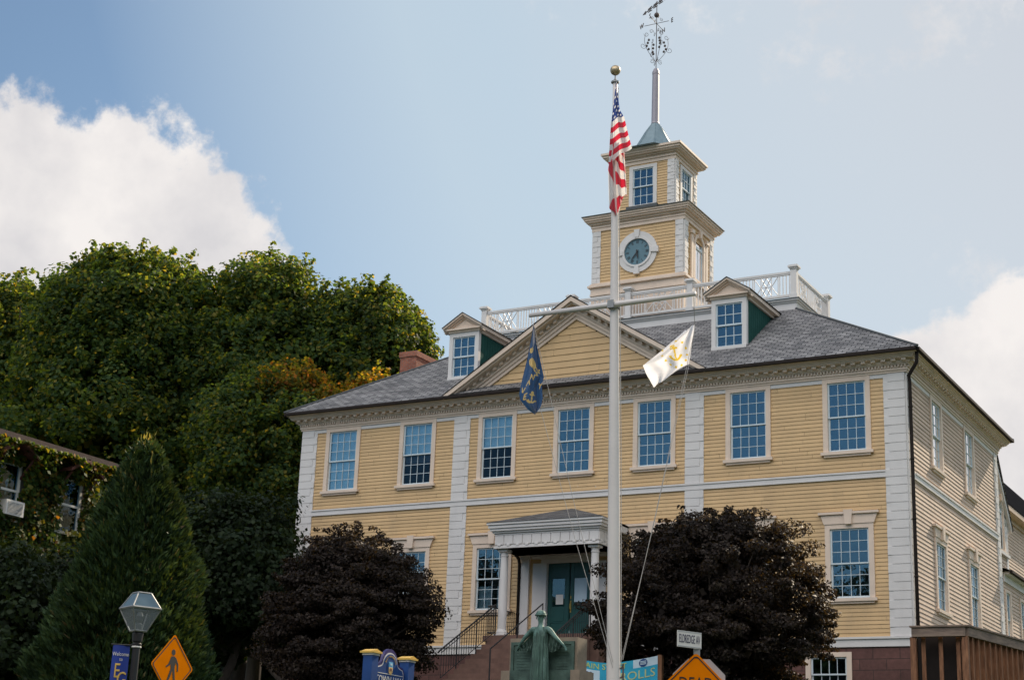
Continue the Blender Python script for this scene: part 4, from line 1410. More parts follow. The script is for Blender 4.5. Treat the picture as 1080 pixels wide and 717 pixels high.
# ------------------------------------------------------------------ ivy-grown house at left
ih = tag(empty('ivy_house', (-14, -15, gz(-15))), 'grey house at the left edge with brown roof and red gabled window hoods', 'house')
HX = -9.0
HF = lambda a, b, z: (HX + b, a, z)
hz = 3.72
mb = MB(); mb.box(ID, -17, HX, -21.5, -11.15, -5.2, hz)
mb.build('wall', STONEW, ih)
mb = MB()
mb.prism(lambda a, b, z: (a, b, z), [(HX + .55, hz - .06), (HX + .55, hz + .08), (-13.0, hz + .75), (-17.6, hz + .08), (-17.6, hz - .06), (-13.0, hz + .55)], -22.0, -10.95)
mb.build('roof', ROOFB, ih)
for c in (-14.55, -12.15):
    mb = MB()
    for s in (-1, 1):
        mb.prism(HF, [(c, hz - .02), (c + s * .62, hz - .38), (c + s * .62, hz - .46), (c, hz - .12)], .0, .55)
    mb.prism(HF, [(c - .45, hz - .38), (c + .45, hz - .38), (c, hz - .12)], .0, .04)
    for s in (-1, 1): mb.tube([HF(c + s * .5, .02, hz - .95), HF(c + s * .5, .45, hz - .45)], .03, 6)
    mb.build('window_hood', REDBR, ih)
for c in (-14.45, -12.2):
    mb = MB(); mb.box(HF, c - .42, c - .34, -.0, .05, hz - 2.0, hz - .55); mb.box(HF, c + .34, c + .42, 0, .05, hz - 2.0, hz - .55)
    mb.box(HF, c - .34, c + .34, 0, .05, hz - .62, hz - .55); mb.box(HF, c - .46, c + .46, 0, .09, hz - 2.07, hz - 2.0); mb.box(HF, c - .34, c + .34, 0, .03, hz - 1.3, hz - 1.24)
    w = mb.build('window', SWHITE, ih)
    mb = MB(); mb.box(HF, c - .34, c + .34, .002, .012, hz - 2.0, hz - .62); mb.build('pane', GLASSD, w)
fix(ih)
ac = tag(empty('air_conditioner', (HX, -14.45, hz - 2.0)), 'white box air conditioner in the window of the ivy-covered house', 'air conditioner')
mb = MB(); mb.box(HF, -14.76, -14.14, .03, .42, hz - 1.98, hz - 1.60, SWHITE)
mb.build('housing', SWHITE, ac)
mb = MB()
mb.box(HF, -14.70, -14.20, .42, .424, hz - 1.93, hz - 1.65, GALV)
for k in range(9): mb.box(HF, -14.70, -14.20, .424, .434, hz - 1.93 + k * .032, hz - 1.92 + k * .032, SWHITE)
mb.build('grille', SWHITE, ac)
fix(ac)

# ------------------------------------------------------------------ vegetation
rng = np.random.default_rng(11)


def rand_dir(n, r=rng):
    d = r.normal(0, 1, (n, 3)); return d / np.linalg.norm(d, axis=1)[:, None]


def crown(center, radii, n_cl, cl_r, per, size, flat=.75, low=-.6, seed=1, inner=True, aspect=.8, droop=0.0, spray=0, tuft=0, njit=.6):
    """leaf clumps through an uneven ellipsoid"""
    r = np.random.default_rng(seed)
    center = np.array(center, float); radii = np.array(radii, float)
    d = rand_dir(n_cl * 3, r); d = d[d[:, 2] > low][:n_cl]
    n_cl = len(d)
    lob = rand_dir(9, r); amp = r.uniform(.0, .20, 9)
    bulge = 1 + (np.maximum(0, d @ lob.T - .55) * amp / .45).sum(1) - .10
    rad = (r.uniform(.50, 1.0, n_cl) ** .55) * bulge
    cc = center + d * radii * rad[:, None]
    cr = cl_r * r.uniform(.55, 1.35, n_cl)
    if tuft:                                      # upright leafy shoots breaking the outline
        d3 = rand_dir(tuft * 3, r); d3 = d3[d3[:, 2] > -.15][:tuft]
        b3 = 1 + (np.maximum(0, d3 @ lob.T - .55) * amp / .45).sum(1) - .12
        base3 = center + d3 * radii * b3[:, None] * r.uniform(.90, 1.02, (len(d3), 1))
        grow = d3 * .35 + np.array([0, 0, .8]) + r.normal(0, .2, d3.shape)
        for q_ in range(3):
            cc = np.concatenate([cc, base3 + grow * cl_r * .42 * q_])
            cr = np.concatenate([cr, np.full(len(d3), cl_r * (.46 - .11 * q_))])
        n_cl = len(cc)
    if spray:                                     # thin twigs reaching past the outline
        d3 = rand_dir(spray * 2, r); d3 = d3[d3[:, 2] > -.3][:spray]
        for q_ in range(4):
            cc = np.concatenate([cc, center + d3 * radii * (.97 + .035 * q_) * r.uniform(.95, 1.05, (len(d3), 1))])
            cr = np.concatenate([cr, np.full(len(d3), cl_r * (.55 - .09 * q_))])
        n_cl = len(cc)
    idx = np.repeat(np.arange(n_cl), np.maximum(6, (per * (cr / cl_r) ** 2).astype(int)))
    dd = rand_dir(len(idx), r)
    rr = r.uniform(.25, 1.0, len(idx)) ** .5
    P = cc[idx] + dd * (cr[idx] * rr)[:, None] * np.array([1, 1, flat])
    P[:, 2] -= droop * np.linalg.norm((P - center)[:, :2], axis=1) ** 2 * .02
    Nr = dd * .6 + np.array([0, 0, .35]) + (P - center) / radii * .4
    V, F = leaves_from(P, Nr, size, r, aspect, jitter=njit)
    if inner:
        k = int(len(P) * .09)
        d2 = rand_dir(k, r); P2 = center + d2 * radii * (r.uniform(.2, .72, k)[:, None])
        V2, F2 = leaves_from(P2, rand_dir(k, r), size * 2.6, r, .9)
        F2 = F2 + len(V); V = np.concatenate([V, V2]); F = np.concatenate([F, F2])
    return V, F, cc


def tree(name, base, crowns, m, label, cat='tree', group=None, trunk_r=.3, n_limb=7, seed=3, lean=(0, 0)):
    """crowns: list of kwargs for crown()"""
    t = tag(empty(name, base), label, cat, group)
    Vs, Fs, ccs = [], [], []; off = 0
    for i, c in enumerate(crowns):
        V, F, cc = crown(seed=seed * 17 + i, **c)
        Vs.append(V); Fs.append(F + off); off += len(V); ccs.append(cc)
    mesh_np('crown', np.concatenate(Vs), np.concatenate(Fs), m, t)
    cc = np.concatenate(ccs)
    r = random.Random(seed)
    mb = MB()
    top = Vector(crowns[0]['center'])
    b = Vector(base)
    mid = b.lerp(top, .55) + Vector((r.uniform(-.3, .3), r.uniform(-.3, .3), 0))
    mb.tube([b - Vector((0, 0, .3)), b + Vector((0, 0, .4)), b.lerp(mid, .5) + Vector((.1, -.1, 0)), mid, top], [trunk_r * 1.5, trunk_r * 1.1, trunk_r * .9, trunk_r * .65, trunk_r * .2], 9)
    for k in range(n_limb * 2):
        e = Vector(cc[r.randrange(len(cc))]); s = b.lerp(top, r.uniform(.3, .85))
        mb.tube([s, s.lerp(e, .5) + Vector((0, 0, r.uniform(-.1, .4))), e], [trunk_r * .32, trunk_r * .18, trunk_r * .05], 6)
    mb.build('trunk', BARK, t, smooth=True)
    fix(t)
    return t


GZ = -1.75
LS = .20
# big maples behind the left end of the hall
G_M = 'maples beyond the left end of the hall'
tree('maple_tree', (-29, 4.5, GZ), [dict(center=(-29.3, 4, 11.3), radii=(4.3, 4.4, 5.2), n_cl=230, cl_r=.95, per=230, size=.19, tuft=200),
                                    dict(center=(-30, 3, 6), radii=(5.2, 5.2, 5.0), n_cl=120, cl_r=1.1, per=150, size=.21)],
     LEAF_M, 'tall green maple at the left edge of the photo, mostly cut off', 'tree', G_M, .38, seed=21)
tree('maple_tree', (-23.5, 5, GZ), [dict(center=(-22.9, 4.6, 11.9), radii=(3.9, 4.2, 5.2), n_cl=250, cl_r=.85, per=240, size=.18, tuft=500),
                                    dict(center=(-24.3, 3.4, 6.5), radii=(4.8, 4.6, 5.0), n_cl=170, cl_r=1.0, per=190, size=.19)],
     LEAF_M, 'broad green maple rising directly behind the pointed conifer', 'tree', G_M, .4, seed=6)
tree('maple_tree', (-18.8, 8, GZ), [dict(center=(-18.9, 7.6, 11.7), radii=(3.2, 3.6, 4.9), n_cl=260, cl_r=.80, per=230, size=.18, tuft=230),
                                    dict(center=(-19.3, 7, 7.0), radii=(4.0, 4.0, 5.0), n_cl=100, cl_r=1.0, per=180, size=.19)],
     LEAF_M, 'rounded dark green maple, second from the right of the tall row', 'tree', G_M, .36, seed=9)
tree('maple_tree', (-14.8, 11, GZ), [dict(center=(-15.0, 10.2, 12.1), radii=(2.8, 3.4, 4.5), n_cl=240, cl_r=.75, per=220, size=.175, tuft=220),
                                     dict(center=(-13.7, 11.2, 10.4), radii=(2.1, 2.4, 2.9), n_cl=90, cl_r=.65, per=200, size=.175, tuft=110)],
     LEAF_M, 'maple nearest the brick chimney, its yellow-green right edge falling to the roof', 'tree', G_M, .34, seed=13)
tm = tree('maple_tree', (-15.9, 5.2, GZ), [dict(center=(-15.9, 4.9, 7.6), radii=(3.1, 3.2, 3.7), n_cl=210, cl_r=.72, per=220, size=.165, tuft=140),
                                           dict(center=(-16.4, 4.6, 3.8), radii=(3.6, 3.4, 3.8), n_cl=130, cl_r=.85, per=190, size=.175)],
          LEAF_M, 'lower maple with orange-tinged upper leaves just left of the hall roof', 'tree', None, .3, seed=17)
Vo, Fo, off_ = [], [], 0
for q_, (c_, r_, n_) in enumerate((((-15.1, 5.2, 10.3), (1.5, 1.8, 1.25), 55), ((-13.3, 6.1, 9.7), (1.5, 1.6, .85), 45), ((-12.0, 6.9, 10.2), (.9, 1.2, .7), 22))):
    V_, F_, _c = crown(c_, r_, n_, .55, 170, .155, seed=300 + q_, tuft=50)
    Vo.append(V_); Fo.append(F_ + off_); off_ += len(V_)
o_ = mesh_np('turning_foliage', np.concatenate(Vo), np.concatenate(Fo), LEAF_O, tm); o_.matrix_parent_inverse = Matrix.Translation(-tm.location)
o_['label'] = 'yellow and orange leaves at the top'
# shrubby filling between the conifer and the hall
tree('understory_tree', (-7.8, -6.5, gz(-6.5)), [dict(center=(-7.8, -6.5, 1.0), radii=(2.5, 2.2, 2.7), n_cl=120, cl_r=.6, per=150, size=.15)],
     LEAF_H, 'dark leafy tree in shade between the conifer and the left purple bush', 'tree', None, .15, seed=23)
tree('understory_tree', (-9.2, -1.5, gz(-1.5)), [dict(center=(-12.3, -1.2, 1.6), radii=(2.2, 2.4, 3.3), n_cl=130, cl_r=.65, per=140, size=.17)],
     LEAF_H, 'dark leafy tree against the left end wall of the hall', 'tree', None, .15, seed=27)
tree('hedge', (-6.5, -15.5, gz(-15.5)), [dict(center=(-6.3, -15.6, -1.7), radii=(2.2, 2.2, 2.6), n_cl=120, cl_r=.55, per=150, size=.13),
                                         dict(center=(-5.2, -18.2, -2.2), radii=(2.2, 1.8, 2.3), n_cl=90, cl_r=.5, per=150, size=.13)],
     LEAF_H, 'hedge at the bottom left, coloured almost black for lens falloff, below the ivy-covered house', 'hedge', None, .12, seed=29)
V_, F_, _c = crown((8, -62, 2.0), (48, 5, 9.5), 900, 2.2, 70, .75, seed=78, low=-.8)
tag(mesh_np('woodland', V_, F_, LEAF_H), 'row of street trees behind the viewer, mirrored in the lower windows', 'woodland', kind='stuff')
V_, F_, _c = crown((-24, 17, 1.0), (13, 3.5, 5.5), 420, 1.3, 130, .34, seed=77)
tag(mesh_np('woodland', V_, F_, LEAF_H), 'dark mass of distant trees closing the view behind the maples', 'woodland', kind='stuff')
# purple-leaved bushes before the front
tree('purple_bush', (8.25, -8.6, gz(-8.6)), [dict(center=(8.25, -8.75, -.65), radii=(2.55, 2.45, 2.45), n_cl=420, cl_r=.42, per=230, size=.07, low=-.95, flat=.42, droop=.5, spray=170),
                                            dict(center=(8.1, -8.9, .9), radii=(1.35, 1.35, .95), n_cl=60, cl_r=.36, per=260, size=.07, flat=.6)],
     LEAF_P, 'dark purple-leaved bush right of the flagpole, the larger of the two', 'bush', 'purple-leaved bushes in front of the hall', .14, 12, seed=31)
tree('purple_bush', (.55, -12.3, gz(-12.3)), [dict(center=(.52, -12.35, -1.0), radii=(1.85, 1.85, 2.2), n_cl=360, cl_r=.38, per=230, size=.065, low=-.95, flat=.42, droop=.5, spray=130),
                                             dict(center=(.5, -12.6, .2), radii=(1.15, 1.15, .85), n_cl=50, cl_r=.34, per=260, size=.07, flat=.6)],
     LEAF_P, 'dark purple-leaved bush left of the steps, behind the blue sign', 'bush', 'purple-leaved bushes in front of the hall', .13, 12, seed=37)


def conifer():
    base = (-.9, -18.2, gz(-18.2)); H = 2.30 - base[2]
    t = tag(empty('conifer', base), 'dense pointed dark green spruce with pale tips, left foreground', 'tree')
    r = np.random.default_rng(3)
    n = 62000
    h = 1 - np.sqrt(r.uniform(0, 1, n)); h = h * .985
    ang = r.uniform(0, 2 * np.pi, n)
    Rm = 2.22
    prof = Rm * (1 - h) ** .72 * (1 - .22 * (1 - h) ** 6)
    wob = 1 + .06 * np.sin(ang * 3 + h * 9) + .07 * np.sin(ang * 5 - h * 27) + .08 * np.sin(ang * 11 + h * 47) * np.sin(h * 90 + ang * 4) + .03 * np.sin(ang * 29 + h * 130)
    rad = prof * wob * (1 - .38 * r.uniform(0, 1, n) ** 2.2)
    P = np.stack([base[0] + rad * np.cos(ang), base[1] + rad * np.sin(ang), base[2] + .1 + h * H], 1)
    out = np.stack([np.cos(ang), np.sin(ang), np.zeros(n)], 1)
    ax = out * .75 + np.array([0, 0, .75]) + r.normal(0, .28, (n, 3))
    Nr = np.cross(ax, r.normal(0, 1, (n, 3)))
    V, F = leaves_from(P, Nr, .17, r, .30, axis=ax, jitter=.05)
    k = 5000                                                     # inner mass
    h2 = r.uniform(0, .93, k); a2 = r.uniform(0, 2 * np.pi, k)
    rr = Rm * (1 - h2) ** .72 * .62 * r.uniform(.3, 1, k)
    P2 = np.stack([base[0] + rr * np.cos(a2), base[1] + rr * np.sin(a2), base[2] + .1 + h2 * H], 1)
    V2, F2 = leaves_from(P2, rand_dir(k, r), .42, r, .8)
    mesh_np('crown', np.concatenate([V, V2]), np.concatenate([F, F2 + len(V)]), LEAF_C, t)
    # pale upright shoots at the top
    n = 90
    a3 = r.uniform(0, 2 * np.pi, n); h3 = r.uniform(.74, .985, n); r3 = Rm * (1 - h3) ** .72 * r.uniform(.3, 1.05, n)
    P3 = np.stack([base[0] + r3 * np.cos(a3), base[1] + r3 * np.sin(a3), base[2] + .1 + h3 * H], 1)
    Vt, Ft = [], []; o = 0
    for s in range(3):
        Q = P3 + np.array([0, 0, .06 * s])
        V3, F3 = leaves_from(Q, np.cross(np.array([0, 0, 1.0]) + r.normal(0, .15, (n, 3)), r.normal(0, 1, (n, 3))), .16, r, .22, axis=np.array([0, 0, 1.0]) + r.normal(0, .15, (n, 3)), jitter=.02)
        Vt.append(V3); Ft.append(F3 + o); o += len(V3)
    mesh_np('new_shoots', np.concatenate(Vt), np.concatenate(Ft), LEAF_T, t)
    mb = MB(); mb.tube([(base[0], base[1], base[2] - .2), (base[0], base[1], base[2] + H * .95)], [.16, .02], 8); mb.build('trunk', BARK, t)
    fix(t)


conifer()


def ivy():
    r = np.random.default_rng(8); n = 15000
    y = r.uniform(-16.5, -11.2, n); z = r.uniform(-1.4, hz - .1, n)
    keep = np.ones(n, bool)
    for c in (-14.45, -12.2): keep &= ~((np.abs(y - c) < .38) & (z > hz - 1.98) & (z < hz - .6))
    den = np.sin(y * 2.1 + 1) * .3 + np.sin(z * 2.7 + y) * .3 + .75 + (np.abs(y + 13.3) < .75) * .6 - (z < 0) * .2
    keep &= r.uniform(0, 1, n) < den
    y, z = y[keep], z[keep]; k = len(y)
    P = np.stack([HX + .03 + .22 * r.uniform(0, 1, k) ** 2 + .12 * (np.sin(y * 5) * np.sin(z * 4) > .2), y, z], 1)
    V, F = leaves_from(P, np.tile([1, -.1, .35], (k, 1)), .13, r, .9, jitter=.4)
    k2 = 1500
    y2 = r.uniform(-16.5, -11.0, k2)
    P2 = np.stack([HX + .25 + .5 * r.uniform(0, 1, k2), y2, hz - .10 - .35 * r.uniform(0, 1, k2) ** 2 * (1 + np.sin(y2 * 4))], 1)
    V2, F2 = leaves_from(P2, np.tile([.6, .3, .5], (k2, 1)), .12, r, .9, jitter=.5)
    o = mesh_np('ivy', np.concatenate([V, V2]), np.concatenate([F, F2 + len(V)]), LEAF_I)
    tag(o, 'sunlit yellow-green ivy climbing the grey house wall under its eave', 'ivy')


ivy()

# ------------------------------------------------------------------ flagpole and flags
E2 = Vector((.87, .49, 0)).normalized()         # along the view's width at the pole
N2 = Vector((-.49, .87, 0)).normalized()        # away from the viewer
PB = Vector((9.07, -16.0, 0))


def pp(s, z, off=0.0): return PB + E2 * s + N2 * off + Vector((0, 0, z))


def ps_(z): return .10 - (.22) * (z + 3.0) / 12.8   # the pole stands a degree out of plumb


gp = gz(-16)
fp = tag(empty('flagpole', pp(.11, gp)), 'tall white flagpole with crossarm and gold ball in front of the hall', 'flagpole')
mb = MB()
zz = np.linspace(gp, 9.62, 14)
mb.tube([pp(ps_(z), z) for z in zz], [.135 - .085 * (i / 13) ** 1.3 for i in range(14)], 20)
mb.build('pole', POLE, fp, smooth=True)
mb = MB(); s0 = ps_(9.7)
c = pp(s0, 0)
mb.lathe((c.x, c.y, 0), [(.04, 9.60), (.085, 9.62), (.085, 9.65), (.04, 9.68), (.015, 9.72), (.015, 9.80)], 12)
mb.build('truck', GALV, fp)
mb = MB(); mb.lathe((c.x, c.y, 9.91), [(.01, -.11)] + [(.11 * math.sin(math.pi * i / 12), -.11 * math.cos(math.pi * i / 12)) for i in range(1, 12)] + [(.01, .11)], 18)
mb.build('ball', GOLD, fp, smooth=True)
mb = MB(); yz = 4.70; pc = pp(ps_(yz), yz)
mb.tube([(pc.x - 1.88, pc.y - .11, yz), (pc.x, pc.y - .11, yz), (pc.x + 1.80, pc.y - .11, yz)], [.045, .062, .045], 12)
mb.build('crossarm', POLE, fp, smooth=True)
mb = MB(); mb.lathe((pc.x, pc.y, yz - .07), [(.10, 0), (.115, .01), (.115, .13), (.10, .14)], 14); mb.box(ID, pc.x - .07, pc.x + .07, pc.y - .19, pc.y, yz - .08, yz + .08)
mb.build('crossarm_bracket', GALV, fp)
mb = MB()
yl = Vector((pc.x - 1.84, pc.y - .11, yz - .06)); yr_ = Vector((pc.x + 1.76, pc.y - .11, yz - .06))
cl = pp(ps_(-2.4) - .02, -2.45, -.14); cl2 = pp(ps_(-2.4) + .12, -2.4, -.12)
for a, b in ((yl, pp(-1.636, 4.20)), (pp(-1.50, 2.7), cl), (pp(-1.62, 4.2, .05), cl + Vector((.0, 0, .1))),
             (yr_, pp(1.583, 4.37)), (pp(1.475, 3.55), cl2), (pp(1.60, 4.37, .04), cl2 + Vector((.05, 0, .1)))):
    mid = (a + b) / 2 + Vector((0, 0, -.12 if (a - b).length > 2 else 0))
    mb.tube([a, mid, b], .0055, 5)
mb.tube([pp(ps_(9.5) + .06, 9.5, -.06), pp(ps_(2) + .13, 2, -.08), pp(ps_(-2.4) + .14, -2.3, -.1)], .008, 5)
mb.build('halyard', mat('rope_grey', (.42, .40, .38), .8), fp)
mb = MB()
for dz in (-2.62, -2.45):
    q = pp(ps_(dz) + .15, dz, -.05); mb.tube([q - E2 * .10, q, q + Vector((0, 0, .09)) + E2 * .03, q - Vector((0, 0, .09)) + E2 * .03], .018, 6)
mb.build('cleat', RUST, fp)
mb = MB(); c = pp(.11, 0); mb.lathe((c.x, c.y, gp), [(.34, -.2), (.34, .05), (.20, .08), (.15, .20)], 20); mb.build('base_collar', CONC, fp)
fix(fp)


def interp(tab, t):
    for (t0, v0), (t1, v1) in zip(tab[:-1], tab[1:]):
        if t0 <= t <= t1: return v0 + (v1 - v0) * (t - t0) / (t1 - t0)
    return tab[-1][1]


def us_flag():
    mb = MB()
    # upper drape
    Lt = [(6.55, -.10), (7.65, -.235), (7.95, -.222), (8.60, -.195), (8.92, -.162), (9.40, -.125), (9.54, -.115)]
    Rt = [(6.55, .10), (7.65, .18), (8.08, .250), (8.45, .15), (8.76, .075), (8.92, -.022), (9.40, -.085), (9.54, -.095)]
    NI, NJ = 60, 22

    def grid(zt, zb_, L_, R_, off, fold, uvf, botcut=None):
        P = {}
        for i in range(NI + 1):
            for j in range(NJ + 1):
                t = j / NJ; z = zt + (zb_ - zt) * i / NI
                if botcut: z = zt + (botcut(t) - zt) * i / NI
                l, r_ = interp(L_, z), interp(R_, z)
                s = l + (r_ - l) * t
                P[i, j] = (pp(s, z, off + fold(t, z)), uvf(s, z, t))
        for i in range(NI):
            for j in range(NJ):
                q = [P[i, j], P[i, j + 1], P[i + 1, j + 1], P[i + 1, j]]
                mb.face([x[0] for x in q], None, [x[1] for x in q])
    sw = .128

    def uv_up(s, z, t):
        k = (8.66 - (z - .50 * (s + .19) - .9 * max(0, (s + .05)) ** 2)) / sw
        return (s / .075, k) if k >= 0 else (s / .062 + 20, k * 1.15)
    grid(9.54, 7.8, Lt, Rt, -.17, lambda t, z: .05 * math.sin(t * 9 + z * .8) * min(1, (9.6 - z)) - .05 * math.sin(t * 3.1), uv_up,
         lambda t: 7.70 + .38 * t)
    L2 = [(6.50, -.12), (6.8, -.185), (7.65, -.225), (8.3, -.15)]
    R2 = [(6.50, .17), (6.7, .19), (7.3, .15), (8.3, .08)]

    def uv_lo(s, z, t): return (0, 6 + (s + .55 * (z - 8.0) * (0.25 + .75 * t) + .35) / .074)
    grid(8.25, 6.6, L2, R2, -.10, lambda t, z: .07 * math.sin(t * 17 + z * 1.1) * (1 - .3 * t), uv_lo,
         lambda t: 6.78 - .22 * math.sin(t * 5.5) * (.4 + t))
    o = mb.build('national_flag', cloth_mat('stars_and_stripes', .45), None, smooth=True, recalc=False)
    tag(o, 'limp red, white and blue flag of stars and stripes at the pole top', 'flag')


us_flag()


def flat_flag(name, outline_rows, off, mats, fold, label, paint):
    """outline_rows: list of (left(s,z), right(s,z)); paint(s, z) picks the cloth colour, woven into the flag itself"""
    mb = MB(); n = len(outline_rows) - 1; NJ = 84; NI = int(104 / n)
    rows = []
    for k in range(n):
        (l0, r0), (l1, r1) = outline_rows[k], outline_rows[k + 1]
        for i in range(NI + (k == n - 1)):
            t = i / NI
            rows.append(((l0[0] + (l1[0] - l0[0]) * t, l0[1] + (l1[1] - l0[1]) * t), (r0[0] + (r1[0] - r0[0]) * t, r0[1] + (r1[1] - r0[1]) * t)))
    W_ = NJ + 1; mb.mats = list(mats)
    for i, (l, r_) in enumerate(rows):
        for j in range(W_):
            t = j / NJ
            mb.v.append(tuple(pp(l[0] + (r_[0] - l[0]) * t, l[1] + (r_[1] - l[1]) * t, off + fold(t, i / (len(rows) - 1)))))
    for i in range(len(rows) - 1):
        l, r_ = rows[i]
        for j in range(NJ):
            t = (j + .5) / NJ
            mb.f.append((i * W_ + j, i * W_ + j + 1, (i + 1) * W_ + j + 1, (i + 1) * W_ + j))
            mb.m.append(paint(l[0] + (r_[0] - l[0]) * t, l[1] + (r_[1] - l[1]) * t))
    return tag(mb.build(name, None, None, smooth=True, recalc=False), label, 'flag')


def seg_d(px, py, ax, ay, bx, by):
    dx, dy = bx - ax, by - ay
    t = max(0, min(1, ((px - ax) * dx + (py - ay) * dy) / (dx * dx + dy * dy + 1e-9)))
    return math.hypot(px - ax - dx * t, py - ay - dy * t)


ARC = [(.42 * math.sin(a), -.08 - .42 * math.cos(a)) for a in np.linspace(-1.25, 1.25, 9)]
ANCHOR = [((0, .5), (0, -.5)), ((-.24, .36), (.24, .36)), ((-.50, -.20), (-.36, -.34)), ((.50, -.20), (.36, -.34))] + list(zip(ARC[:-1], ARC[1:]))


def in_anchor(u, v, w):
    return abs(math.hypot(u, v - .60) - .10) < w * .8 or any(seg_d(u, v, *a, *b) < w for a, b in ANCHOR)


CS, CZ = 1.19, 3.77


def ri_paint(s, z):
    a, b = s - CS, z - CZ
    # the cloth's own axes lean with the pull of the fly
    v = (b * .96 - a * .28) / .26; u = (a * .94 + b * .30) / .24
    if in_anchor(u, v, .075): return 1
    for k in range(13):
        t = k * 2 * math.pi / 13
        if math.hypot(a - .25 * math.cos(t), (b - .27 * math.sin(t))) < .024: return 1
    return 0


LET = {'N': [((-.4, -.5), (-.4, .5)), ((-.4, .5), (.4, -.5)), ((.4, -.5), (.4, .5))], 'A': [((-.4, -.5), (0, .5)), ((0, .5), (.4, -.5)), ((-.2, -.1), (.2, -.1))],
       'V': [((-.4, .5), (0, -.5)), ((0, -.5), (.4, .5))], 'Y': [((-.4, .5), (0, 0)), ((.4, .5), (0, 0)), ((0, 0), (0, -.5))], 'E': [((-.3, -.5), (-.3, .5)), ((-.3, .5), (.3, .5)), ((-.3, 0), (.2, 0)), ((-.3, -.5), (.3, -.5))]}


def navy_paint(s, z):
    if in_anchor((s + 1.63) / .17 - (z - 2.70) * .6, (z - 2.70) / .19, .085): return 1
    if math.hypot((s + 1.665) / .035, (z - 3.70) / .06) < 1: return 1
    if math.hypot((s + 1.63 + (z - 3.4) * .3) / .06, (z - 3.42) / .11) < 1: return 1
    for a, b in (((-1.62, 3.32), (-1.53, 3.20)), ((-1.59, 3.36), (-1.50, 3.25)), ((-1.56, 3.18), (-1.50, 3.32))):
        if seg_d(s, z, *a, *b) < .013: return 1
    for ch, x, y in (('N', -1.63, 3.13), ('A', -1.70, 3.02), ('V', -1.80, 2.88), ('Y', -1.47, 2.98), ('E', -1.76, 2.74)):
        if any(seg_d((s - x) / .075 - (z - y) * 3, (z - y) / .10, *a, *b) < .12 for a, b in LET[ch]): return 1
    return 0


navy_fold = lambda t, v: -.02 + .06 * math.sin(t * 9 + v * 1.5) * (.3 + v) + .015 * math.sin(t * 23 + v * 4) - .06 * math.sin(math.pi * t)
nf = flat_flag('service_flag', [((-1.65, 4.20), (-1.63, 4.20)), ((-1.69, 3.9), (-1.59, 3.9)), ((-1.75, 3.5), (-1.50, 3.55)), ((-1.83, 3.1), (-1.40, 3.15)),
                                ((-1.88, 2.80), (-1.44, 3.00)), ((-1.85, 2.68), (-1.41, 2.72)), ((-1.70, 2.50), (-1.44, 2.55)), ((-1.55, 2.40), (-1.53, 2.40))],
               -.02, (plain_cloth('flag_navy', (.010, .060, .17), .15), plain_cloth('flag_old_gold', (.55, .40, .14), .15)), navy_fold,
               'dark blue flag with gold emblem and letters hanging furled from the left arm end', navy_paint)
ri_fold = lambda t, v: .06 * math.sin(t * 7 + v * 3) + .022 * math.sin(t * 17 - v * 6) + .012 * math.sin(v * 21 + t * 5)
rf = flat_flag('state_flag', [((1.40, 4.26), (1.583, 4.38)), ((.98, 3.86), (1.55, 4.10)), ((.56, 3.50), (1.51, 3.80)), ((.66, 3.28), (1.475, 3.56)), ((.785, 3.05), (1.05, 3.27))],
               0, (plain_cloth('flag_white', (.86, .87, .92), .68), plain_cloth('flag_gold', (.85, .60, .06), .68)), ri_fold,
               'white flag with gold anchor ringed by stars flying from the right arm end', ri_paint)

# ------------------------------------------------------------------ war memorial
MY, MX0, MX1, MT = -15.4, 6.60, 8.10, -1.78
mg = gz(MY)
wm = tag(empty('war_memorial', (7.3, MY, mg)), 'sandstone memorial slab with green bronze robed figure spreading its arms', 'memorial')
MF = lambda a, b, z: (a, MY - b, z)
mb = MB()
mb.box(MF, MX0, MX1, -.42, 0, mg - .2, MT)
mb.box(MF, MX0 - .12, MX1 + .12, -.50, .12, mg - .2, -2.42)
mb.box(MF, MX0 - .5, MX1 + .5, -.7, .8, mg - .3, mg + .18)
mb.build('slab', SAND, wm)
mb = MB()
for a0, a1, z0, z1 in ((MX0 + .05, MX0 + .11, -2.95, MT - .08), (MX1 - .11, MX1 - .05, -2.95, MT - .08), (MX0 + .11, MX1 - .11, MT - .14, MT - .08)): mb.box(MF, a0, a1, 0, .05, z0, z1)
mb.box(MF, MX0 + .08, MX1 - .08, 0, .125, -2.95, -2.42); mb.box(MF, MX0 + .1, MX1 - .1, 0, .03, -2.42, MT - .1)
for k in range(9):
    for a0, a1 in ((MX0 + .18, 7.20), (7.64, MX1 - .18)): mb.box(MF, a0, a1, .03, .036, -2.40 + k * .055, -2.375 + k * .055)
mb.build('plaque', BRONZED, wm)


